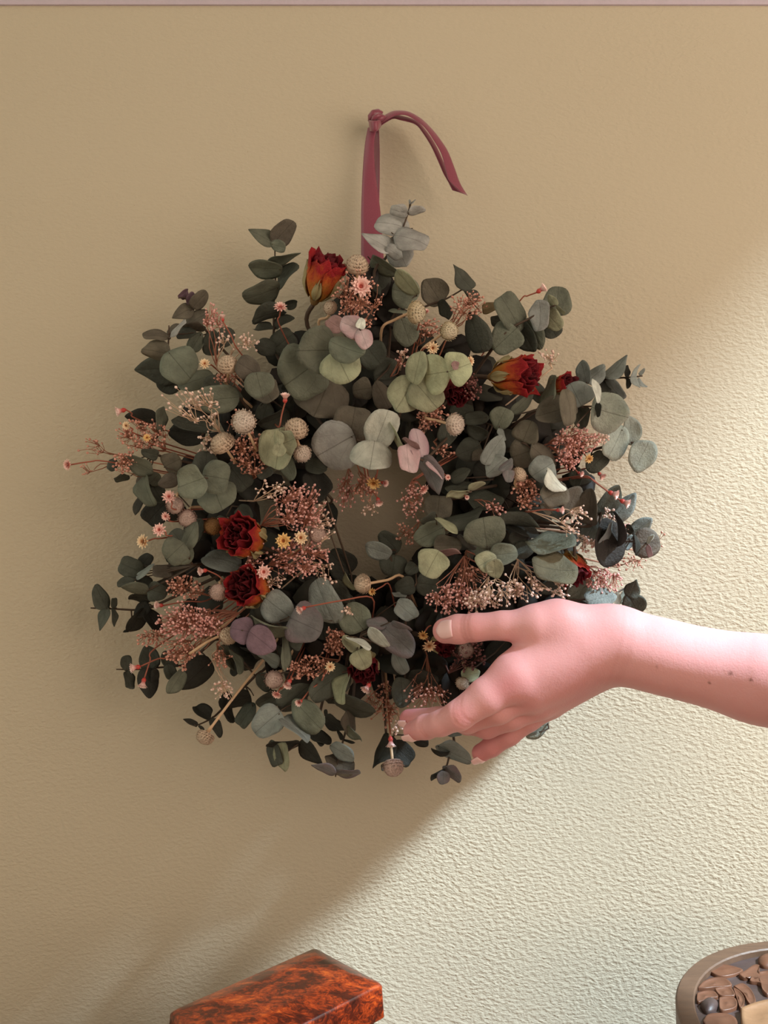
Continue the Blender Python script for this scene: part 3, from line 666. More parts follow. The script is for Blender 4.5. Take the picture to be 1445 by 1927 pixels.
def petal_geo(seed, layer, ang, width, height, rad, flare):
    rng = random.Random(seed)
    nu, nv = 9, 8
    ph = [rng.uniform(0, 6.28) for _ in range(5)]
    v, f = [], []
    for j in range(nv + 1):
        q = j / nv
        for i in range(nu + 1):
            u = i / nu * 2 - 1
            # widths taper to the base, rounded at the top
            wv = width * (0.35 + 0.65 * math.sin(min(1, q * 1.25) * PI / 2))
            top = 1 - 0.16 * abs(u) ** 2.4 + 0.05 * math.sin(4 * u + ph[0]) * q
            zz = height * q * top
            body = math.sin(min(1.0, 0.12 + q * 1.05) * PI * 0.62) ** 0.8
            r = rad * (0.16 + 0.84 * body)
            if q > 0.62: r += flare * rad * ((q - 0.62) / 0.38) ** 1.8
            r += 0.055 * math.sin(5 * u + ph[1] + 2 * q) * q + 0.05 * math.sin(9 * u + ph[2] + 3 * q) * q * q
            zz += 0.055 * math.sin(7 * u + ph[3]) * q * q
            a = ang + u * wv
            v.append((r * math.cos(a), r * math.sin(a), zz))
    for j in range(nv):
        for i in range(nu):
            a = j * (nu + 1) + i
            f.append((a, a + 1, a + nu + 2, a + nu + 1))
    # thickness
    bm = bmesh.new()
    vs = [bm.verts.new(p) for p in v]
    for fc in f: bm.faces.new([vs[i] for i in fc])
    bmesh.ops.recalc_face_normals(bm, faces=bm.faces)
    bmesh.ops.solidify(bm, geom=bm.faces, thickness=0.018)
    me = bpy.data.meshes.new('petal'); bm.to_mesh(me); bm.free()
    me.polygons.foreach_set('use_smooth', [True] * len(me.polygons))
    return me

def rose_set(style, seed):
    """list of (name, mesh) in unit rose space, z from hip to mouth"""
    out = []
    mats = {0: (M_ro, M_rr), 1: (M_ro, M_rr), 2: (M_ro, M_rd), 3: (M_rd, M_rd)}[style]
    rng = random.Random(seed)
    spec = [(5, 0.80, 0.96, 0.50, 0.16 if style != 1 else 0.22), (4, 0.95, 1.0, 0.40, 0.10), (4, 0.95, 1.02, 0.29, 0.02), (3, 1.2, 1.0, 0.18, -0.1), (2, 1.7, 0.98, 0.09, -0.2)]
    k = 0
    for li, (n, w, h, r, fl) in enumerate(spec):
        for i in range(n):
            me = petal_geo(seed * 50 + k, li, 2 * PI * i / n + li * 0.7 + rng.uniform(-0.2, 0.2), w * rng.uniform(0.9, 1.1), h * rng.uniform(0.92, 1.05), r, fl + rng.uniform(-0.05, 0.08))
            me.materials.append(mats[0] if li == 0 else (mats[1] if li < 3 else M_rd))
            out.append(('petal', me)); k += 1
    for i in range(5):
        a = 2 * PI * i / 5 + 0.3
        me = petal_geo(seed * 70 + i, 9, a, 0.36, rng.uniform(0.5, 0.8), 0.535, 0.04)
        # narrow the sepal to a tip
        zmax = max(v.co.z for v in me.vertices)
        for v in me.vertices:
            q = v.co.z / zmax
            aa = math.atan2(v.co.y, v.co.x); da = (aa - a + PI) % (2 * PI) - PI
            rr = math.hypot(v.co.x, v.co.y); aa = a + da * (1 - 0.85 * q * q)
            v.co.x, v.co.y = rr * math.cos(aa), rr * math.sin(aa)
        me.materials.append(M_sepal)
        out.append(('sepal', me))
    g = Geo()
    g.tube([(0, 0, -0.16), (0, 0, -0.1), (0, 0, 0.0), (0, 0, 0.1), (0, 0, 0.3), (0, 0, 0.6)], [0.05, 0.12, 0.17, 0.2, 0.3, 0.12], 12)
    return g.mesh('rose', M_hip), out

_rs = {s: rose_set(s, 3 + s) for s in range(4)}
def axis_matrix(base, axis, sx, sz, spin=0.0):
    q = axis.normalized().to_track_quat('Z', 'Y').to_matrix().to_4x4()
    return Matrix.Translation(base) @ q @ Matrix.Rotation(spin, 4, 'Z') @ Matrix.Diagonal((sx, sx, sz, 1))
ROSE_LABEL = {0: 'dried rosebud, orange with red frilled tips', 1: 'dried open rose in red and orange', 2: 'dried rose with orange outer petals', 3: 'dried crimson rose half hidden'}
for i, (tile, bx, by, mx, my, w, db, dm, style) in enumerate(ROSES):
    sc = TILES[tile][2]
    b = tpx(tile, bx, by); m = tpx(tile, mx, my)
    B = P(b[0], b[1], db); Mo = P(m[0], m[1], dm)
    R = w / sc * mpp(dm)
    M = axis_matrix(B, Mo - B, R * 1.04, max((Mo - B).length * 1.06, R * 0.9), 1.7 * i)
    hip, petals = _rs[style]
    ro = obj('rose', hip, wreath, M, label=ROSE_LABEL[style])
    for nm, me in petals:
        obj(nm, me, ro, M)
    rp = ring_point(*b)
    ax = (Mo - B).normalized()
    g = Geo(); g.tube(smooth_path([B - ax * 0.004, B - ax * 0.02 + Vector((0, 0.006, 0)), rp], 5), 0.0017, 6)
    me = g.mesh('flower_stem', M_stem); Ms = rehome(me, B)
    obj('flower_stem', me, ro, Ms)

# ---------------------------------------------------------------- globe-shaped everlasting flowers
def fuzz_material(name, c1, c2):
    t = NT(name)
    tc = t.n('ShaderNodeTexCoord').outputs['Object']
    sep = t.n('ShaderNodeSeparateXYZ'); t.l(tc, sep.inputs[0])
    n2 = t.noise(18, 3, 0.6, tc)
    f = t.math('ADD', t.math('MULTIPLY_ADD', sep.outputs[2], 0.6, 0.25), t.math('MULTIPLY', t.math('SUBTRACT', n2, 0.5), 0.9))
    t.l(t.mix(f, c2, c1), t.b.inputs['Base Color'])
    t.set(Roughness=0.9, Specular_IOR_Level=0.1)
    t.bump(n2, 0.6, 0.06)
    return t.m
GM = [fuzz_material('globe_cream', srgb(250, 228, 204), srgb(238, 208, 182)), fuzz_material('globe_ivory', srgb(252, 240, 214), srgb(238, 214, 172)), fuzz_material('globe_shell', srgb(255, 240, 228), srgb(244, 220, 202)),
      fuzz_material('globe_pinkish', srgb(240, 212, 202), srgb(218, 184, 172)), fuzz_material('globe_brown', srgb(190, 146, 100), srgb(140, 100, 66))]
M_straw = simple_mat('straw_stem', srgb(206, 172, 138), 0.6, 0.2, 120)

def globe_mesh(seed, mat, flat=1.0):
    rng = random.Random(seed)
    g = Geo()
    n, rows = 20, 8
    base = len(g.v)
    prof = []
    for j in range(rows + 1):
        ph = -0.62 + (PI / 2 + 0.62) * j / rows
        prof.append((math.cos(ph), math.sin(ph) * flat))
    for r, z in prof:
        for k in range(n):
            a = 2 * PI * k / n
            q = 1 + 0.03 * math.sin(3 * a + seed) + rng.uniform(-0.015, 0.015)
            g.v.append(Vector((r * 0.9 * q * math.cos(a), r * 0.9 * q * math.sin(a), z * 0.9)))
    for j in range(rows):
        for k in range(n):
            k2 = (k + 1) % n
            g.f.append((base + j * n + k, base + j * n + k2, base + (j + 1) * n + k2, base + (j + 1) * n + k))
    g.f.append(tuple(base + k for k in range(n))[::-1])
    # papery scales lying over the dome, standing out around the rim
    for j, (phd, m, ln, lift) in enumerate([(-28, 22, 0.34, 0.30), (-10, 24, 0.34, 0.34), (8, 22, 0.30, 0.22), (26, 20, 0.26, 0.14), (44, 15, 0.24, 0.10), (62, 10, 0.2, 0.08), (78, 5, 0.16, 0.08)]):
        ph = math.radians(phd)
        for k in range(m):
            a = 2 * PI * (k + 0.5 * (j % 2)) / m + rng.uniform(-0.08, 0.08)
            rad = Vector((math.cos(ph) * math.cos(a), math.cos(ph) * math.sin(a), math.sin(ph) * flat))
            up = Vector((-math.sin(ph) * math.cos(a), -math.sin(ph) * math.sin(a), math.cos(ph)))
            side = Vector((-math.sin(a), math.cos(a), 0))
            b0 = rad * 0.88
            tip = b0 + (up * (1 - lift) + rad * lift).normalized() * ln * rng.uniform(0.8, 1.2)
            mid = b0 + (tip - b0) * 0.5 + rad * 0.03
            hw = 0.085
            i0 = len(g.v)
            g.v += [b0 - side * hw, b0 + side * hw, mid + side * hw * 0.8, tip, mid - side * hw * 0.8, mid - rad * 0.03]
            g.f += [(i0, i0 + 1, i0 + 2, i0 + 4), (i0 + 4, i0 + 2, i0 + 3), (i0 + 2, i0 + 1, i0 + 5), (i0 + 1, i0, i0 + 5), (i0, i0 + 4, i0 + 5), (i0 + 5, i0 + 4, i0 + 3), (i0 + 3, i0 + 2, i0 + 5)]
    return g.mesh('everlasting_flower', mat)
_gm = {}
for i, (tile, x, y, fx, fy, fz, r, d, sx, sy, tone) in enumerate(GLOBES):
    c = tpx(tile, x, y); C = P(c[0], c[1], d)
    ax = Vector((fx, -fz, -fy)).normalized()
    R = r / TILES[tile][2] * mpp(d)
    key = (tone, i % 2)
    if key not in _gm: _gm[key] = globe_mesh(60 + 7 * tone + i % 2, GM[tone], 0.86 if i % 2 else 1.0)
    M = axis_matrix(C - ax * R * 0.2, ax, R * 1.08, R * 1.08, i * 1.3)
    o = obj('everlasting_flower', _gm[key], wreath, M)
    s = tpx(tile, sx, sy); S = P(s[0], s[1], d - 1.6)
    rp = ring_point(*s)
    back = C - ax * R * 0.75
    ctrl = [back, back.lerp(S, 0.5) - ax * 0.002, S, S.lerp(rp, 0.5) + Vector((0, 0.008, 0)), rp]
    g = Geo(); pth = smooth_path(ctrl, 4); g.tube(pth, [0.0017 if q < 1 else 0.0010 for q in range(len(pth))], 7)
    me = g.mesh('flower_stem', M_straw); Ms = rehome(me, back)
    obj('flower_stem', me, o, Ms)

# ---------------------------------------------------------------- small star-shaped straw flowers
def star_material(name, base, tip):
    t = NT(name)
    tc = t.n('ShaderNodeTexCoord').outputs['Object']
    sep = t.n('ShaderNodeSeparateXYZ'); t.l(tc, sep.inputs[0])
    r = t.math('SQRT', t.math('ADD', t.math('MULTIPLY', sep.outputs[0], sep.outputs[0]), t.math('MULTIPLY', sep.outputs[1], sep.outputs[1])))
    f = t.math('ADD', t.math('MULTIPLY', r, 0.5), t.math('MULTIPLY', sep.outputs[2], 0.55))
    t.l(t.ramp(f, [(0.12, base), (0.62, tip)]), t.b.inputs['Base Color'])
    t.set(Roughness=0.45, Specular_IOR_Level=0.35)
    return t.m
SM = [star_material('star_pink', srgb(206, 118, 108), srgb(246, 206, 198)), star_material('star_cream', srgb(200, 140, 90), srgb(244, 220, 184)), star_material('star_gold', srgb(190, 120, 50), srgb(238, 200, 136)), star_material('star_rose', srgb(186, 66, 60), srgb(252, 222, 216))]
M_disc = simple_mat('star_disc', srgb(176, 104, 60), 0.8, 0.3, 9, 0.6)
M_disc2 = simple_mat('star_disc_rose', srgb(196, 96, 84), 0.8, 0.3, 9, 0.6)
M_rstem = simple_mat('red_stem', srgb(150, 84, 66), 0.6, 0.2, 120)
def star_mesh(seed, mat, closed):
    rng = random.Random(seed); g = Geo()
    for layer, (n, op, ln, z0) in enumerate([(11, 0.98 - 0.55 * closed, 1.0, 0.0), (11, 0.78 - 0.45 * closed, 0.9, 0.08), (9, 0.5 - 0.25 * closed, 0.66, 0.14)]):
        for k in range(n):
            a = 2 * PI * (k + 0.5 * layer) / n + rng.uniform(-0.1, 0.1)
            out = Vector((math.cos(a), math.sin(a), 0)); side = Vector((-math.sin(a), math.cos(a), 0))
            pts = []
            for q in (0, 0.35, 0.7, 1.0):
                rr = 0.16 + ln * op * q * (1.0 if closed < 0.5 else (0.75 + 0.25 * q)); zz = z0 + ln * math.sqrt(max(0.02, 1 - op * op)) * q * 0.9 + 0.10 * math.sin(q * PI)
                hw = (0.10, 0.17, 0.16, 0.02)[int(round(q * 3))]
                pts.append((out * rr + Vector((0, 0, zz)), hw))
            i0 = len(g.v)
            for p, hw in pts:
                g.v += [p - side * hw, p + Vector((0, 0, -0.03)) , p + side * hw]
            for q in range(3):
                b = i0 + 3 * q
                g.f += [(b, b + 1, b + 4, b + 3), (b + 1, b + 2, b + 5, b + 4)]
    # cup that holds the petals
    g.tube([(0, 0, -0.5), (0, 0, -0.4), (0, 0, -0.15), (0, 0, 0.1)], [0.1, 0.22, 0.34, 0.26], 10)
    return g.mesh('star_flower', mat)
def disc_mesh(mat):
    g = Geo()
    g.tube([(0, 0, 0.02), (0, 0, 0.14), (0, 0, 0.2)], [0.24, 0.22, 0.10], 10)
    for k in range(9):
        a = k * 2.4; r = 0.05 + 0.018 * k
        g.blob(Vector((r * math.cos(a), r * math.sin(a), 0.19)), 0.05)
    return g.mesh('disc', mat)
_sm = [star_mesh(30 + i, SM[i], 0.0 if i < 3 else 0.75) for i in range(4)]
_dm = [disc_mesh(M_disc2), disc_mesh(M_disc), disc_mesh(M_disc), disc_mesh(M_disc2)]
for i, (tile, x, y, fx, fy, fz, r, d, sx, sy, tone) in enumerate(STARS):
    c = tpx(tile, x, y); C = P(c[0], c[1], d)
    ax = Vector((fx, -fz, -fy)).normalized()
    R = r / TILES[tile][2] * mpp(d) * (1.05 if tone < 3 else 1.4)
    M = axis_matrix(C - ax * R * (0.1 if tone < 3 else 0.35), ax, R * 0.92, R * (0.85 if tone < 3 else 1.0), i * 0.9)
    o = obj('star_flower', _sm[tone], wreath, M)
    obj('disc', _dm[tone], o, M)
    s = tpx(tile, sx, sy); S = P(s[0], s[1], d - 0.9)
    back = C - ax * R * (0.5 if tone < 3 else 0.8)
    rp = ring_point(*s)
    ctrl = [back, back.lerp(S, 0.55) + Vector((0, 0, 0.001)), S, S.lerp(rp, 0.5) + Vector((0, 0.01, 0)), rp]
    g = Geo(); g.tube(smooth_path(ctrl, 4), 0.00055, 5)
    me = g.mesh('flower_stem', M_rstem); Ms = rehome(me, back)
    obj('flower_stem', me, o, Ms)

# ---------------------------------------------------------------- baby's breath
def bud_material(name, c1, c2):
    t = NT(name)
    tc = t.n('ShaderNodeTexCoord').outputs['Object']
    t.l(t.mix(t.ramp(t.noise(700, 1, 0.5, tc), [(0.35, (0, 0, 0, 1)), (0.65, (1, 1, 1, 1))]), c1, c2), t.b.inputs['Base Color'])
    t.set(Roughness=0.7, Specular_IOR_Level=0.2)
    return t.m
BM = [bud_material('bud_pink', srgb(236, 190, 184), srgb(200, 136, 130)), bud_material('bud_rust', srgb(226, 176, 160), srgb(186, 124, 108)), bud_material('bud_pale', srgb(248, 226, 214), srgb(218, 176, 164)), bud_material('bud_plum', srgb(150, 104, 100), srgb(104, 62, 62))]
TM = [simple_mat('spray_stem_pink', srgb(178, 118, 98), 0.7, 0.15), simple_mat('spray_stem_rust', srgb(172, 116, 92), 0.7, 0.15), simple_mat('spray_stem_pale', srgb(216, 184, 158), 0.7, 0.12), simple_mat('spray_stem_plum', srgb(110, 66, 58), 0.7, 0.15)]
for gi, (tile, x, y, rx, ry, nb, d, rx0, ry0, tone) in enumerate(GYPS):
    rng = random.Random(900 + gi)
    sc = TILES[tile][2]
    c = tpx(tile, x, y); r0 = tpx(tile, rx0, ry0)
    root = P(r0[0], r0[1], d - 1.8)
    ax_, ay_ = rx / sc * 1.12, ry / sc * 1.12
    depth_r = min(ax_, ay_) * mpp(d) * 100 * 0.8
    st, bu = Geo(), Geo()
    tips = []
    for k in range(nb):
        while True:
            u, v, w = rng.uniform(-1, 1), rng.uniform(-1, 1), rng.uniform(-1, 1)
            if u * u + v * v + w * w <= 1: break
        tips.append(P(c[0] + u * ax_, c[1] + v * ay_, d + w * depth_r))
    # two levels of forks
    nodes = []
    nk = max(2, int(nb ** 0.5 * 0.9))
    seeds = [rng.choice(tips) for _ in range(nk)]
    main = []
    for s in seeds:
        m1 = root.lerp(s, rng.uniform(0.35, 0.5)) + Vector((rng.uniform(-1, 1), rng.uniform(-1, 1), rng.uniform(-1, 1))) * 0.003
        node = root.lerp(s, rng.uniform(0.62, 0.8)) + Vector((rng.uniform(-1, 1), rng.uniform(-0.5, 0.5), rng.uniform(-1, 1))) * 0.002
        nodes.append(node)
        st.tube(smooth_path([root, m1, node], 2), [0.00045, 0.0004, 0.00036, 0.00032, 0.0003][:5], 4, False)
    for tp in tips:
        nd = min(nodes, key=lambda q: (q - tp).length)
        kn = nd.lerp(tp, rng.uniform(0.4, 0.6)) + Vector((rng.uniform(-1, 1), rng.uniform(-1, 1), rng.uniform(-1, 1))) * 0.0016
        st.tube([nd, kn, tp], [0.00026, 0.00022, 0.0002], 3, False)
        rr = rng.uniform(0.00055, 0.00108) * (1.1 if tone == 2 else 1.0)
        bu.blob(tp, rr, tp - kn, 1.15)
        if rng.random() < 0.35:
            t2 = kn + Vector((rng.uniform(-1, 1), rng.uniform(-0.6, 0.6), rng.uniform(-1, 1))) * 0.0045
            st.tube([kn, t2], [0.0002, 0.00018], 3, False); bu.blob(t2, rr * 0.85, t2 - kn, 1.15)
    rp = ring_point(*r0)
    st.tube(smooth_path([root, root.lerp(rp, 0.5) + Vector((0, 0.004, 0)), rp], 3), 0.0006, 5)
    me = st.mesh('gypsophila_spray', TM[tone]); M = rehome(me, root)
    o = obj('gypsophila_spray', me, wreath, M)
    me = bu.mesh('flower_buds', BM[tone]); M = rehome(me, root)
    obj('flower_buds', me, o, M, kind='stuff')
# ================================================================ RIBBON
def satin():
    t = NT('satin_rose')
    tc = t.n('ShaderNodeTexCoord').outputs['Object']
    n = t.noise(900, 2, 0.5, tc)
    t.l(t.mix(n, srgb(124, 50, 70), srgb(138, 62, 82)), t.b.inputs['Base Color'])
    t.set(Roughness=0.36, Specular_IOR_Level=0.5, Sheen_Weight=0.35)
    t.b.inputs['Anisotropic'].default_value = 0.5
    return t.m
M_satin = satin()
def strip(rows, across=6, bulge=0.0008, th=0.0003):
    """rows: (left px, py, d), (right px, py, d) -> thin curved band with thickness"""
    L = smooth_path([P(*r[0]) for r in rows], 5); R = smooth_path([P(*r[1]) for r in rows], 5)
    v, f = [], []
    n = across + 1
    for a, b in zip(L, R):
        for k in range(n):
            q = k / across
            p = a.lerp(b, q); p.y -= bulge * math.sin(PI * q)
            v.append(p)
    m = len(v)
    v += [p + Vector((0, th, 0)) for p in v]
    rows_n = len(L)
    for i in range(rows_n - 1):
        for k in range(across):
            a = i * n + k
            f.append((a, a + 1, a + n + 1, a + n)); f.append((m + a, m + a + n, m + a + n + 1, m + a + 1))
        a = i * n; f.append((a, a + n, m + a + n, m + a))
        a = i * n + across; f.append((a, m + a, m + a + n, a + n))
    for a in (0, (rows_n - 1) * n):
        for k in range(across): f.append((a + k, m + a + k, m + a + k + 1, a + k + 1))
    return v, f
kp = P(703, 235, 0)
ribbon = empty('ribbon', Vector((kp.x, -0.003, kp.z)), label='dusty rose satin ribbon knotted into a loop that holds up the wreath', category='ribbon')
def rib(name, rows, **kw):
    me = mesh_from(name, *strip(rows, **kw), M_satin); M = rehome(me, kp)
    return obj(name, me, ribbon, M)
rib('loop_band', [((692, 240, 1.6), (709, 240, 1.7)), ((686, 275, 1.7), (704, 270, 1.9)), ((682, 329, 2.0), (706, 322, 2.1)), ((679.5, 396, 2.5), (715, 390, 2.5)), ((679.5, 440, 2.9), (719, 438, 2.9)), ((679.5, 480, 3.3), (722, 486, 3.3)), ((682, 515, 3.4), (724, 520, 3.4)), ((684, 560, 2.0), (726, 565, 2.0)), ((686, 650, 1.0), (728, 655, 1.0))])
rib('loop_band', [((701, 242, 0.5), (713, 244, 1.0)), ((704, 290, 0.4), (714.5, 285, 1.0)), ((703, 340, 0.5), (714.5, 340, 0.9)), ((702, 400, 0.6), (714, 400, 0.9)), ((700, 470, 0.7), (720, 470, 0.9)), ((698, 560, 0.9), (722, 560, 0.9)), ((696, 650, 1.2), (724, 650, 1.2))], bulge=0.0004)
rib('ribbon_tail', [((712, 224, 1.8), (716, 233, 2.1)), ((726, 215, 1.8), (729, 225, 2.3)), ((742, 208, 1.9), (745, 217, 2.3)), ((766, 209, 2.1), (764, 217, 2.4)), ((787, 219, 2.3), (783, 227, 2.6)), ((805, 234, 2.5), (799, 240, 2.9)), ((824, 256, 2.7), (814, 261, 3.1)), ((842, 283, 2.9), (830, 289, 3.2)), ((855, 315, 3.0), (839, 322, 3.3)), ((866, 345, 3.1), (845, 340, 3.4)), ((880, 368, 3.1), (866, 360, 3.3))], bulge=0.0006)
rib('ribbon_tail', [((712, 228, 1.2), (715, 238, 1.6)), ((735, 214, 1.3), (738, 224, 1.6)), ((755, 217, 1.5), (753, 226, 1.8)), ((784, 227, 1.8), (781, 234, 2.0)), ((803, 247, 1.9), (796, 251, 2.2)), ((820, 273, 2.0), (811, 275, 2.3)), ((833, 301, 2.2), (824, 303, 2.4)), ((842, 326, 2.4), (834, 326, 2.6)), ((853, 348, 2.6), (843, 342, 2.7)), ((880, 368, 2.7), (851, 358, 2.8))], bulge=0.0005)
# knot: a band wrapped round, a crumpled top and a side fold
me = mesh_from('knot', *strip([((693, 226, 1.9), (695.5, 246, 1.9)), ((698, 226.5, 2.6), (699.5, 247, 2.5)), ((707, 227, 2.8), (708, 247, 2.6)), ((715, 225, 2.4), (713, 243, 2.3)), ((720, 223, 1.6), (717, 238, 1.6)), ((716, 224, 0.9), (714, 240, 0.9)), ((703, 226, 0.6), (703, 244, 0.6)), ((695, 226, 1.0), (696, 245, 1.0)), ((693, 226, 1.9), (695.5, 246, 1.9))], across=6, bulge=0.001), M_satin)
kn = obj('knot', me, ribbon, rehome(me, kp))
g = Geo()
g.tube([P(697, 229, 1.7), P(699, 221, 1.9), P(704, 215, 1.9), P(711, 213, 1.7), P(719, 216, 1.7)], [0.0022, 0.0034, 0.0036, 0.0034, 0.0024], 9)
g.tube([P(700, 229, 2.2), P(704, 222, 2.5), P(712, 217, 2.4), P(721, 219, 2.1)], [0.0014, 0.002, 0.0018, 0.0014], 8)
g.tube([P(706, 230, 1.9), P(712, 225, 2.3), P(718, 222, 2.2), P(726, 220, 2.0)], [0.0018, 0.0022, 0.002, 0.0016], 8)
me = g.mesh('knot_fold', M_satin); obj('knot_fold', me, kn, rehome(me, kp))

# ================================================================ HAND AND FOREARM
def C3(px, py, d): return np.array(P(px, py, d), dtype=np.float32)
def prim(a, ra, b, rb):
    return (C3(*a), ra * mpp(a[2]), C3(*b), rb * mpp(b[2]))
def chain(pts):
    return [prim(pts[i][:3], pts[i][3], pts[i + 1][:3], pts[i + 1][3]) for i in range(len(pts) - 1)]
ARM = chain([(1150, 1216, 14.3, 58), (1182, 1220, 14.5, 61), (1240, 1234, 15.0, 61.5), (1294, 1247.5, 15.5, 61), (1349, 1260, 16.0, 63.5), (1405, 1274, 16.5, 70), (1445, 1281, 17, 75), (1600, 1310, 19, 92), (1780, 1350, 22, 104), (1880, 1370, 26, 98)])
PALM = [prim((1152, 1192, 14.6), 42, (966, 1274, 15.2), 38), prim((1152, 1206, 14.3), 46, (990, 1302, 14.3), 33), prim((1152, 1224, 13.5), 46, (1010, 1320, 13.2), 32), prim((1150, 1240, 12.8), 40, (1036, 1322, 12.2), 26),
        prim((1120, 1200, 12.6), 46, (990, 1250, 12.8), 40), prim((1080, 1205, 14.4), 44, (985, 1258, 14.5), 38), prim((1100, 1235, 14.3), 42, (1000, 1290, 14.4), 36), prim((1150, 1196, 14.0), 42, (1048, 1176, 14.4), 40), prim((1048, 1176, 14.4), 40, (1008, 1177, 14.6), 35)]
FING = [chain([(1048, 1177, 14.3, 38), (1005, 1177, 14.7, 33), (945, 1177, 14.4, 26.5), (893, 1181, 14.0, 26), (862, 1184, 13.5, 27), (838, 1187, 12.9, 24)]),
        chain([(966, 1276, 15.2, 40), (915, 1310, 15.5, 34), (864, 1346, 15.4, 28), (830, 1361, 14.6, 23.5), (801, 1368, 13.6, 22.5), (777, 1376, 12.7, 18.5)]),
        chain([(990, 1303, 14.3, 33), (935, 1332, 14.4, 31), (880, 1352, 13.4, 27), (825, 1352, 11.4, 21), (770, 1353, 9.8, 18.5)]),
        chain([(1010, 1322, 13.2, 32), (960, 1345, 13.2, 29), (915, 1363, 12.4, 26), (880, 1362, 10.6, 20), (850, 1356, 9.6, 17)]),
        chain([(1036, 1324, 12.2, 26), (995, 1352, 12.0, 23), (958, 1383, 11.6, 19.5), (925, 1405, 11.0, 18), (905, 1417, 10.5, 17.5)])]
def cone(p, pr):
    a, ra, b, rb = pr
    ab = b - a; l2 = float(ab @ ab)
    x = p - a
    h = np.clip((x @ ab) / l2, 0, 1)
    x -= h[:, None] * ab
    return np.sqrt(np.einsum('ij,ij->i', x, x)) - (ra + (rb - ra) * h)
def smin(a, b, k):
    h = np.maximum(k - np.abs(a - b), 0) / k
    return np.minimum(a, b) - h * h * h * k / 6.0
def group(p, prs, k):
    d = None
    for pr in prs:
        c = cone(p, pr); d = c if d is None else smin(d, c, k)
    return d
BUMP = [((960, 1270, 16.6), 30, -0.0003), ((984, 1300, 15.6), 24, -0.0004), ((862, 1342, 16.7), 17, -0.0004), ((1130, 1160, 15.0), 40, -0.0008)]
def hand_sdf(p):
    body = group(p, ARM + PALM, 0.016)
    out = None
    for i, fg in enumerate(FING):
        f = group(p, fg, 0.004)
        fb = smin(f, body, (0.010, 0.012, 0.007, 0.006, 0.006)[i])
        out = fb if out is None else np.where(True, smin(out, fb, 0.0012), 0)
    for c, r, amp in BUMP:
        q = p - C3(*c); rr = r * mpp(c[2])
        out += amp * np.exp(-np.einsum('ij,ij->i', q, q) / (rr * rr)).astype(np.float32)
    return out
def surface_net(fn, lo, hi, h):
    n = [int(math.ceil((hi[i] - lo[i]) / h)) + 1 for i in range(3)]
    xs = [np.float32(lo[i]) + np.arange(n[i], dtype=np.float32) * np.float32(h) for i in range(3)]
    G = np.empty(n, dtype=np.float32)
    step = 24
    for i in range(0, n[0], step):
        gx, gy, gz = np.meshgrid(xs[0][i:i + step], xs[1], xs[2], indexing='ij')
        pts = np.stack([gx.ravel(), gy.ravel(), gz.ravel()], 1)
        G[i:i + step] = fn(pts).reshape(gx.shape)
    S = G < 0
    def sl(a, o): return a[o[0]:a.shape[0] - 1 + o[0], o[1]:a.shape[1] - 1 + o[1], o[2]:a.shape[2] - 1 + o[2]]
    corners = [(i, j, k) for i in (0, 1) for j in (0, 1) for k in (0, 1)]
    cnt = sum(sl(S, o).astype(np.int8) for o in corners)
    act = np.argwhere((cnt > 0) & (cnt < 8))
    idx = -np.ones(cnt.shape, dtype=np.int64); idx[act[:, 0], act[:, 1], act[:, 2]] = np.arange(len(act))
    acc = np.zeros((len(act), 3)); num = np.zeros(len(act))
    for c in corners:
        for ax in range(3):
            if c[ax]: continue
            c2 = list(c); c2[ax] = 1
            va = G[act[:, 0] + c[0], act[:, 1] + c[1], act[:, 2] + c[2]]; vb = G[act[:, 0] + c2[0], act[:, 1] + c2[1], act[:, 2] + c2[2]]
            m = (va < 0) != (vb < 0)
            t = va[m] / (va[m] - vb[m])
            q = np.tile(np.array(c, float), (m.sum(), 1)); q[:, ax] = t
            acc[m] += q; num[m] += 1
    V = (act + acc / num[:, None]) * h + np.array(lo)
    faces = []
    for ax in range(3):
        b, c = (ax + 1) % 3, (ax + 2) % 3
        s0 = [slice(None)] * 3; s1 = [slice(None)] * 3
        s0[ax] = slice(0, -1); s1[ax] = slice(1, None)
        A, B = S[tuple(s0)], S[tuple(s1)]
        e = np.argwhere(A != B)
        e = e[(e[:, b] > 0) & (e[:, c] > 0) & (e[:, b] < n[b] - 1) & (e[:, c] < n[c] - 1)]
        ins = A[e[:, 0], e[:, 1], e[:, 2]]
        def cell(db, dc):
            q = e.copy(); q[:, b] += db; q[:, c] += dc
            return idx[q[:, 0], q[:, 1], q[:, 2]]
        quad = np.stack([cell(-1, -1), cell(0, -1), cell(0, 0), cell(-1, 0)], 1)
        quad[~ins] = quad[~ins][:, ::-1]
        faces.append(quad)
    return V, np.concatenate(faces)
def grad(fn, p, e=0.0006):
    g = np.zeros_like(p)
    for a in range(3):
        d = np.zeros(3, dtype=np.float32); d[a] = e
        g[:, a] = (fn(p + d) - fn(p - d)) / (2 * e)
    return g / np.maximum(np.linalg.norm(g, axis=1, keepdims=True), 1e-6)
allp = [q for c in [ARM, PALM] + FING for q in c]
lo = np.min([np.minimum(a - ra, b - rb) for a, ra, b, rb in allp], axis=0) - 0.006
hi = np.max([np.maximum(a + ra, b + rb) for a, ra, b, rb in allp], axis=0) + 0.006
HV, HF = surface_net(hand_sdf, lo, hi, 0.00125)
HV = HV.astype(np.float32)
for _ in range(2):
    HV -= grad(hand_sdf, HV) * hand_sdf(HV)[:, None]
HN = grad(hand_sdf, HV)
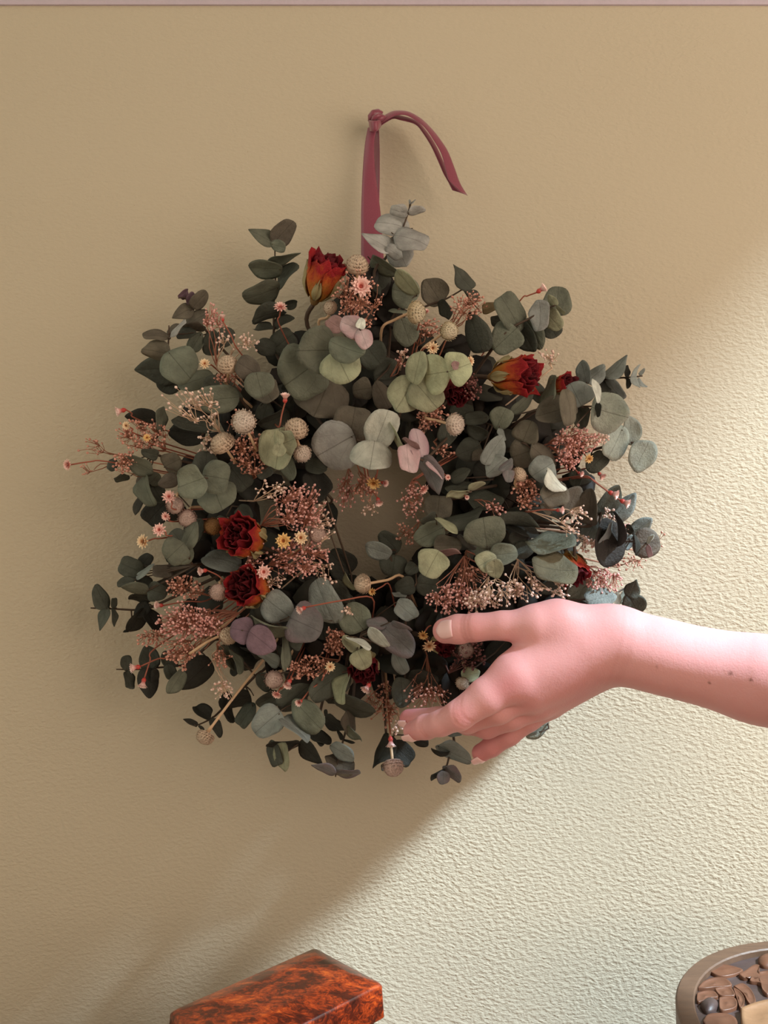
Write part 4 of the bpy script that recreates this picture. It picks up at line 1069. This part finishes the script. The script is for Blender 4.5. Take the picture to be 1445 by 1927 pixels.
# creases over the joints (joint, direction along the finger, offsets mm, depth mm)
def crease(J, K, offs, amp, reach, sig=0.0008):
    a = C3(*J); dr = C3(*K) - a; dr /= np.linalg.norm(dr)
    q = HV - a; s = q @ dr; rad = np.linalg.norm(q - s[:, None] * dr, axis=1)
    m = np.exp(-(rad / reach) ** 4)
    out = np.zeros(len(HV), dtype=np.float32)
    for o in offs: out += np.exp(-((s - o * 0.001) / sig) ** 2)
    return -amp * 0.001 * out * m
disp = crease((885, 1181, 14), (840, 1187, 13), (-2.6, 0, 2.2), 0.36, 0.013)
disp += crease((866, 1346, 16.2), (830, 1361, 14.6), (-2.4, -0.4, 1.6), 0.34, 0.012)
disp += crease((802, 1368, 14.2), (777, 1376, 12.8), (-1.0, 1.0), 0.25, 0.011)
disp += crease((1165, 1218, 15), (1260, 1240, 15.3), (-3.5, 0.9, 3.2), 0.09, 0.030, 0.0011)
HV += HN * disp[:, None]
def near(c, r):
    q = HV - C3(*c); rr = r * mpp(c[2])
    return np.exp(-np.einsum('ij,ij->i', q, q) / (rr * rr))
base = np.array(srgb(221, 164, 165)[:3]); red = np.array(srgb(210, 124, 122)[:3]); deep = np.array(srgb(202, 122, 126)[:3]); mole = np.array(srgb(110, 64, 50)[:3])
col = np.tile(base, (len(HV), 1))
for c, r, k in [((955, 1290, 16.6), 30, 0.55), ((985, 1315, 15.6), 30, 0.3), ((1010, 1330, 14), 22, 0.35), ((862, 1346, 17), 26, 0.55), ((885, 1182, 15.4), 24, 0.35), ((775, 1378, 13), 30, 0.5), ((765, 1352, 10), 40, 0.8), ((900, 1418, 11), 45, 0.7), ((925, 1385, 12.5), 50, 0.45), ((820, 1188, 13.5), 24, 0.4), ((1090, 1290, 14.5), 60, 0.35)]:
    w = (near(c, r) * k)[:, None]; tgt = red if r < 28 else deep
    col = col * (1 - w) + tgt * w
cr = np.clip(-disp / 0.0004, 0, 1)[:, None] * 0.28
col = col * (1 - cr) + np.array(srgb(176, 92, 80)[:3]) * cr
for c, r in [((1374.7, 1267, 19.5), 3.6), ((1335, 1284.6, 18.8), 2.6), ((1413, 1279, 20), 3.0), ((1236, 1255, 18), 2.0)]:
    # nearest surface point seen from the camera
    o = np.array((0, -D, CZ), dtype=np.float32); dr = C3(*c) - o; dr /= np.linalg.norm(dr)
    t = np.arange(0.40, 0.72, 0.0005, dtype=np.float32); hit = o + t[:, None] * dr; sgn = hand_sdf(hit)
    k = np.argmax(sgn < 0); q = HV - hit[k]
    w = np.exp(-(np.einsum('ij,ij->i', q, q) / (r * mpp(17)) ** 2) ** 1.5)[:, None] * 0.85
    col = col * (1 - w) + mole * w
def skin_material():
    t = NT('skin')
    at = t.n('ShaderNodeVertexColor', layer_name='skin')
    tc = t.n('ShaderNodeTexCoord').outputs['Object']
    n1 = t.noise(60, 4, 0.6, tc); n2 = t.noise(900, 3, 0.6, tc); n3 = t.noise(260, 2, 0.5, tc)
    c = t.mix(t.math('MULTIPLY', n1, 0.35), at.outputs[0], t.mix(1.0, at.outputs[0], srgb(236, 196, 190), 'MULTIPLY'))
    t.l(c, t.b.inputs['Base Color'])
    t.set(Roughness=0.5, Specular_IOR_Level=0.35, Subsurface_Weight=0.18, Subsurface_Scale=0.004)
    t.b.inputs['Subsurface Radius'].default_value = (1.0, 0.35, 0.2)
    t.bump(t.math('ADD', n2, t.math('MULTIPLY', n3, 0.7)), 0.16, 0.0012)
    return t.m
M_skin = skin_material()
me = bpy.data.meshes.new('person')
me.from_pydata(HV.tolist(), [], HF.tolist())
me.materials.append(M_skin)
me.polygons.foreach_set('use_smooth', [True] * len(me.polygons))
ca = me.color_attributes.new('skin', 'FLOAT_COLOR', 'POINT')
ca.data.foreach_set('color', np.concatenate([col, np.ones((len(col), 1))], 1).astype(np.float32).ravel())
me.update()
wr = P(1182, 1220, 14.5)
person = obj('person', me, None, rehome(me, wr), label='person\'s bare right forearm and hand reaching in to hold the wreath', category='person')
# rolled-up sleeve, beyond the right edge of the photo
M_cloth = simple_mat('cream_cotton', srgb(168, 160, 150), 0.9, 0.08, 300, 0.15)
path = smooth_path([P(1660, 1322, 19.9), P(1760, 1345, 21.6), P(1880, 1372, 26), Vector((0.43, -0.35, 1.07)), Vector((0.55, -0.47, 1.05)), Vector((0.66, -0.62, 1.09)), Vector((0.70, -0.80, 1.16))], 6)
v_, f_ = [], []
ns = 28; m = len(path)
def sleeve_ring(i, extra):
    t = (path[min(i + 1, m - 1)] - path[max(i - 1, 0)]).normalized()
    a = t.cross(Vector((0, 0, 1))).normalized(); b = t.cross(a)
    for k in range(ns):
        th = 2 * PI * k / ns
        r = 0.040 + 0.014 * min(1, i / 12) + 0.0022 * math.sin(3 * th + i * 0.9) + 0.002 * math.sin(5 * th - i * 1.7) + (0.003 if i < 3 else 0) + extra
        v_.append(path[i] + (a * math.cos(th) + b * math.sin(th)) * r)
for i in range(m): sleeve_ring(i, 0.0)
for i in range(m): sleeve_ring(i, -0.003)
for i in range(m - 1):
    for k in range(ns):
        k2 = (k + 1) % ns
        f_.append((i * ns + k, i * ns + k2, (i + 1) * ns + k2, (i + 1) * ns + k))
        o_ = m * ns
        f_.append((o_ + i * ns + k, o_ + (i + 1) * ns + k, o_ + (i + 1) * ns + k2, o_ + i * ns + k2))
for k in range(ns):
    k2 = (k + 1) % ns
    f_.append((k, m * ns + k, m * ns + k2, k2))
e_ = (m - 1) * ns
f_.append(tuple(e_ + k for k in range(ns)))
me = mesh_from('sleeve', v_, f_, M_cloth)
obj('sleeve', me, person, rehome(me, path[0]), label='rolled greige cotton sleeve')
# fingernails: small curved plates that follow the finger surface
M_nail = NT('fingernail')
M_nail.set(Base_Color=srgb(240, 196, 196), Roughness=0.28, Specular_IOR_Level=0.5)
M_nail = M_nail.m
def nail(c, axis_to, up, ln, wd, free=0.12):
    """c: photo point of the nail centre, axis_to: point towards the tip, up: direction the nail faces"""
    cc = C3(*c); ax = C3(*axis_to) - cc; ax /= np.linalg.norm(ax)
    upv = np.array((up[0], -up[2], -up[1]), dtype=np.float32); upv -= ax * (upv @ ax); upv /= np.linalg.norm(upv)
    sd_ = np.cross(ax, upv)
    L, W = ln * mpp(c[2]), wd * mpp(c[2])
    nu, nv = 10, 8
    pts = []
    for i in range(nu + 1):
        u = i / nu * 2 - 1
        for j in range(nv + 1):
            v = j / nv * 2 - 1
            k = 1 - 0.10 * max(0, -u) ** 2 - 0.28 * max(0, u) ** 3
            uu = u - 0.18 * v * v * (1 if u > 0 else -0.6) * abs(u)
            pts.append(cc + ax * uu * L / 2 + sd_ * v * k * W / 2 + upv * 0.003)
    p = np.array(pts, dtype=np.float32)
    for _ in range(14):
        p -= upv[None, :] * np.clip(hand_sdf(p), -0.0008, 0.0008)[:, None] * 0.8
    q = p.reshape(nu + 1, nv + 1, 3)
    uu = np.linspace(-1, 1, nu + 1)[:, None, None]; vv = np.linspace(-1, 1, nv + 1)[None, :, None]
    # do not let the plate fold over the fingertip: keep a gentle arch
    mid = q[2:6, nv // 2 - 1: nv // 2 + 2].reshape(-1, 3).mean(0)
    hgt = (q - mid) @ upv
    arch = -(vv[..., 0] ** 2) * W * 0.15 - np.maximum(0, uu[..., 0]) ** 2 * L * 0.05 + 0.0006
    hnew = np.maximum(np.minimum(hgt + 0.0007, arch + 0.0006), arch - W * 0.05)
    q = q + (hnew - hgt)[..., None] * upv
    tp = q.reshape(-1, 3); V = np.concatenate([tp, tp - upv * 0.0006]).tolist(); m = len(tp); n = nv + 1; f = []
    for i in range(nu):
        for j in range(nv):
            a = i * n + j
            f.append((a, a + 1, a + n + 1, a + n)); f.append((m + a, m + a + n, m + a + n + 1, m + a + 1))
    for i in range(nu):
        a = i * n; f.append((a, a + n, m + a + n, m + a)); a += nv; f.append((a, m + a, m + a + n, a + n))
    for a in (0, nu * n):
        for j in range(nv): f.append((a + j, m + a + j, m + a + j + 1, a + j + 1))
    bm = bmesh.new(); vs = [bm.verts.new(x) for x in V]
    for fc in f: bm.faces.new([vs[i] for i in fc])
    bmesh.ops.recalc_face_normals(bm, faces=bm.faces)
    me = bpy.data.meshes.new('fingernail'); bm.to_mesh(me); bm.free()
    me.polygons.foreach_set('use_smooth', [True] * len(me.polygons)); me.materials.append(M_nail)
    M = rehome(me, Vector(cc.tolist()))
    obj('fingernail', me, person, M, label='pale pink fingernail')
nail((831, 1184, 14.0), (812, 1187.5, 13.3), (-0.1, -0.25, 1.0), 40, 35)
nail((770, 1383, 12.8), (752, 1389, 12.0), (-0.1, 0.75, 0.6), 32, 24)
nail((762, 1358, 10.0), (746, 1359, 9.4), (-0.1, 0.6, 0.75), 26, 22)
nail((898, 1428, 10.6), (884, 1437, 10.2), (-0.1, 0.85, 0.5), 24, 22)

# ================================================================ WOODEN BOXES ON THE CONSOLE TABLE
def bevel_mesh(name, v, f, mat, w=0.0015, seg=3):
    bm = bmesh.new(); vs = [bm.verts.new(p) for p in v]
    for fc in f: bm.faces.new([vs[i] for i in fc])
    bmesh.ops.recalc_face_normals(bm, faces=bm.faces)
    bmesh.ops.bevel(bm, geom=list(bm.edges), offset=w, segments=seg, profile=0.5, affect='EDGES')
    me = bpy.data.meshes.new(name); bm.to_mesh(me); bm.free()
    me.polygons.foreach_set('use_smooth', [True] * len(me.polygons))
    me.materials.append(mat)
    return me
def burl():
    t = NT('burl_lacquer')
    tc = t.n('ShaderNodeTexCoord').outputs['Object']
    mp = t.n('ShaderNodeMapping'); t.l(tc, mp.inputs[0]); mp.inputs['Scale'].default_value = (0.75, 1.25, 1.2); mp.inputs['Rotation'].default_value = (0.0, 0.0, 0.5)
    n1 = t.noise(38, 5, 0.6, mp.outputs[0], 1.6); n2 = t.noise(150, 5, 0.7, mp.outputs[0], 2.2); n3 = t.noise(14, 3, 0.5, mp.outputs[0], 0.8)
    f = t.math('ADD', t.math('MULTIPLY', n1, 0.5), t.math('ADD', t.math('MULTIPLY', n2, 0.42), t.math('MULTIPLY', n3, 0.2)))
    col = t.ramp(f, [(0.40, srgb(26, 8, 5)), (0.52, srgb(70, 22, 10)), (0.60, srgb(136, 47, 16)), (0.71, srgb(194, 88, 30)), (0.82, srgb(84, 28, 12))])
    t.l(col, t.b.inputs['Base Color'])
    t.set(Roughness=0.3, Coat_Weight=0.7, Coat_Roughness=0.1, Specular_IOR_Level=0.5)
    return t.m
M_burl = burl()
TZ = CZ - 0.42
A = Vector((-0.0505, -0.060)); au = math.radians(-135.5); LU, LV = 0.121, 0.071
u = Vector((math.cos(au), math.sin(au))); v = Vector((-u.y, u.x)) if False else Vector((math.cos(au + PI / 2), math.sin(au + PI / 2)))
zl = CZ - 0.318
bc = A + u * LU / 2 + v * LV / 2
def bx(iu0, iu1, iv0, iv1, z):          # rectangle inset from the four eaves
    return [(A + u * a + v * b).to_3d() + Vector((0, 0, z)) for a, b in ((iu0, iv0), (LU - iu1, iv0), (LU - iu1, LV - iv1), (iu0, LV - iv1))]
def frustum(lo4, hi4):
    return lo4 + hi4, [(3, 2, 1, 0), (4, 5, 6, 7), (0, 1, 5, 4), (1, 2, 6, 5), (2, 3, 7, 6), (3, 0, 4, 7)]
wbox = empty('wooden_box', Vector((bc.x, bc.y, TZ)), label='glossy red-brown burl wood box with a sloping lid, below the wreath', category='box')
lid_v = bx(-0.0012, -0.0012, -0.0012, -0.0012, zl - 0.0235) + bx(0, 0, 0, 0, zl) + bx(0.012, 0.030, 0.015, 0.020, zl + 0.0035)
lid_f = [(3, 2, 1, 0), (8, 9, 10, 11)] + [(i, (i + 1) % 4, 4 + (i + 1) % 4, 4 + i) for i in range(4)] + [(4 + i, 4 + (i + 1) % 4, 8 + (i + 1) % 4, 8 + i) for i in range(4)]
def wood_part(name, me, parent, loc):
    obj(name, me, parent, rehome(me, loc))
loc = Vector((bc.x, bc.y, TZ))
wood_part('lid', bevel_mesh('lid', lid_v, lid_f, M_burl, 0.0018, 4), wbox, loc)
wood_part('body', bevel_mesh('body', *frustum(bx(0.004, 0.004, 0.004, 0.004, TZ + 0.010), bx(0.004, 0.004, 0.004, 0.004, zl - 0.0236)), M_burl, 0.001, 2), wbox, loc)
wood_part('base', bevel_mesh('base', *frustum(bx(-0.001, -0.001, -0.001, -0.001, TZ + 0.0), bx(-0.001, -0.001, -0.001, -0.001, TZ + 0.0099)), M_burl, 0.001, 2), wbox, loc)

def carved(name, c1, c2, rough=0.5):
    t = NT(name)
    tc = t.n('ShaderNodeTexCoord').outputs['Object']
    mp = t.n('ShaderNodeMapping'); t.l(tc, mp.inputs[0]); mp.inputs['Scale'].default_value = (1, 6, 1)
    n1 = t.noise(40, 4, 0.6, mp.outputs[0], 0.4); n2 = t.noise(160, 3, 0.6, tc)
    t.l(t.mix(n1, c1, c2), t.b.inputs['Base Color'])
    t.set(Roughness=rough, Specular_IOR_Level=0.4)
    t.bump(t.math('ADD', n1, n2), 0.25, 0.001)
    return t.m
M_rim = carved('walnut_rim', srgb(78, 58, 46), srgb(112, 84, 64))
M_well = carved('walnut_well', srgb(56, 44, 42), srgb(84, 66, 62), 0.45)
M_carve = carved('walnut_carving', srgb(84, 54, 40), srgb(120, 78, 56), 0.42)
rc = Vector((0.2958, -(D - 0.5471), CZ - 0.3129)); RR = 0.1137
rbox = empty('carved_box', Vector((rc.x, rc.y, TZ)), label='round brown wooden box with carved leaves on its lid, in the bottom right corner', category='box')
loc = Vector((rc.x, rc.y, TZ))
def lathe(name, prof, mat, n=72, smooth=True):
    v, f = [], []
    for r, z in prof:
        for k in range(n):
            a = 2 * PI * k / n
            v.append((rc.x + r * math.cos(a), rc.y + r * math.sin(a), z))
    for j in range(len(prof) - 1):
        for k in range(n):
            k2 = (k + 1) % n
            f.append((j * n + k, j * n + k2, (j + 1) * n + k2, (j + 1) * n + k))
    if prof[0][0] > 1e-4: f.append(tuple(range(n))[::-1])
    f.append(tuple((len(prof) - 1) * n + k for k in range(n)))
    return mesh_from(name, v, f, mat, smooth)
z0 = rc.z; zw = z0 - 0.0045; ri = RR - 0.0118
def flatshade(me):
    me.polygons.foreach_set('use_smooth', [False] * len(me.polygons)); return me
wood_part('body', lathe('body', [(RR - 0.003, TZ), (RR - 0.001, TZ + 0.01), (RR - 0.001, zw - 0.012)], M_rim), rbox, loc)
# rim as a closed ring, well floor as a disc
n = 72; v_, f_ = [], []
ring = [(RR - 0.0005, zw - 0.0119), (RR, z0 - 0.0015), (RR - 0.0012, z0), (ri + 0.001, z0), (ri, z0 - 0.0008), (ri, zw), (ri, zw - 0.0119)]
for r, z in ring:
    for k in range(n):
        a = 2 * PI * k / n; v_.append((rc.x + r * math.cos(a), rc.y + r * math.sin(a), z))
for j in range(len(ring)):
    j2 = (j + 1) % len(ring)
    for k in range(n):
        k2 = (k + 1) % n
        f_.append((j * n + k, j * n + k2, j2 * n + k2, j2 * n + k))
me = mesh_from('lid_rim', v_, f_, M_rim, True)
try: me.set_sharp_from_angle(angle=0.6)
except Exception: pass
wood_part('lid_rim', me, rbox, loc)
me = lathe('lid_panel', [(ri - 0.0001, zw - 0.0118), (ri - 0.0001, zw)], M_well); flatshade(me)
wood_part('lid_panel', me, rbox, loc)
def on_plane(tx, ty, z):
    """point of the lid plane seen at a position of the enlarged corner of the photo"""
    px, py = 1245 + tx / 7.225, 1727 + ty / 7.225
    dep = (CZ - z) * F / (py - CY)
    return Vector(((px - CX) / F * dep, -D + dep, z))
def carving(outline, h, name='carved_leaf', mat=None, dome=0.5):
    pts = [on_plane(x, y, zw) for x, y in outline]
    pts = smooth_path(pts + [pts[0]], 4)[:-1]
    c = sum(pts, Vector()) / len(pts); m = len(pts)
    rings = [(1.0, -0.001), (0.99, h * 0.8), (0.94, h), (0.84, h * 0.8), (0.5, h * (0.45 + dome * 0.3)), (0.2, h * (0.55 + dome * 0.45))] if dome < 0.9 else [(1.0, -0.001), (0.985, h * 0.55), (0.9, h * 0.85), (0.6, h * (1 + dome * 0.3)), (0.3, h * (1 + dome * 0.45))]
    v = []; f = []
    for s, z in rings:
        v += [Vector((c.x + (p.x - c.x) * s, c.y + (p.y - c.y) * s, zw + z)) for p in pts]
    for j in range(len(rings) - 1):
        for k in range(m):
            k2 = (k + 1) % m
            f.append((j * m + k, j * m + k2, (j + 1) * m + k2, (j + 1) * m + k))
    v.append(Vector((c.x, c.y, zw + (h * (1 + dome * 0.5) if dome >= 0.9 else h * (0.7 + dome * 0.5))))); e = (len(rings) - 1) * m
    for k in range(m): f.append((e + k, e + (k + 1) % m, len(v) - 1))
    bm = bmesh.new(); vs = [bm.verts.new(p) for p in v]
    for fc in f: bm.faces.new([vs[i] for i in fc])
    bmesh.ops.recalc_face_normals(bm, faces=bm.faces)
    me = bpy.data.meshes.new(name); bm.to_mesh(me); bm.free()
    me.materials.append(mat or M_carve); me.polygons.foreach_set('use_smooth', [True] * len(me.polygons))
    wood_part(name, me, rbox, loc)
    if name != 'carved_panel':                      # the pattern repeats round the lid
        for q in (PI, -PI / 2) if outline[0][0] < 1040 else (PI,):
            obj(name, me, rbox, Matrix.Translation(loc) @ Matrix.Rotation(q, 4, 'Z'))
carving([(635, 752), (700, 690), (790, 668), (930, 685), (1040, 715), (1108, 748), (1010, 800), (850, 830), (730, 810)], 0.0022)
carving([(485, 1000), (560, 920), (680, 868), (800, 858), (910, 895), (955, 965), (860, 985), (720, 990), (600, 1005)], 0.0028)
carving([(975, 962), (1090, 925), (1190, 985), (1255, 1080), (1280, 1180), (1230, 1235), (1170, 1180), (1110, 1070)], 0.0022)
carving([(970, 990), (1060, 1040), (1125, 1140), (1110, 1250), (1065, 1270), (1030, 1170), (1000, 1080)], 0.0026)
carving([(720, 1010), (850, 990), (950, 1010), (1000, 1100), (930, 1115), (800, 1110), (745, 1060)], 0.0030)
carving([(480, 1060), (600, 1030), (720, 1040), (770, 1110), (650, 1130), (520, 1180), (475, 1160)], 0.0022)
carving([(780, 1130), (900, 1110), (1010, 1150), (1020, 1250), (900, 1300), (790, 1290)], 0.0026)
carving([(520, 1215), (600, 1150), (720, 1150), (770, 1210), (720, 1300), (600, 1320)], 0.0032, 'carved_berry', M_well, 1.2)
carving([(1045, 805), (1130, 760), (1250, 680), (1330, 690), (1320, 780), (1445, 760), (1560, 800), (1600, 940), (1500, 1000), (1445, 1090), (1370, 1020), (1340, 930), (1200, 905), (1210, 850), (1110, 860)], 0.0026)
carving([(1310, 580), (1400, 530), (1560, 520), (1640, 600), (1560, 690), (1400, 700), (1320, 650)], 0.003, 'carved_berry', None, 1.0)
carving([(1070, 1310), (1250, 1240), (1450, 1190), (1680, 1170), (1800, 1350), (1700, 1600), (1400, 1700), (1120, 1620)], 0.0045, 'carved_panel', carved('walnut_pale', srgb(120, 88, 62), srgb(148, 110, 78), 0.5), 0.05)
carving([(560, 1440), (620, 1350), (760, 1330), (900, 1340), (1010, 1400), (1020, 1520), (820, 1600), (640, 1560)], 0.002)

M_table = simple_mat('dark_table_wood', srgb(120, 82, 56), 0.4, 0.25, 20)
table = empty('console_table', Vector((0.05, -0.16, 0.0)), label='plain dark wooden console table carrying the two wooden boxes', category='table')
g = Geo(); g.add(*box_geo(-0.40, 0.50, -0.32, -0.015, TZ - 0.03, TZ))
me = g.mesh('table_top', M_table, False); obj('table_top', me, table, rehome(me, Vector((0.05, -0.16, TZ))))
for lx in (-0.37, 0.44):
    for ly in (-0.30, -0.065):
        g = Geo(); g.add(*box_geo(lx, lx + 0.03, ly, ly + 0.03, 0.0, TZ - 0.03))
        me = g.mesh('leg', M_table, False); obj('leg', me, table, rehome(me, Vector((lx, ly, 0))))
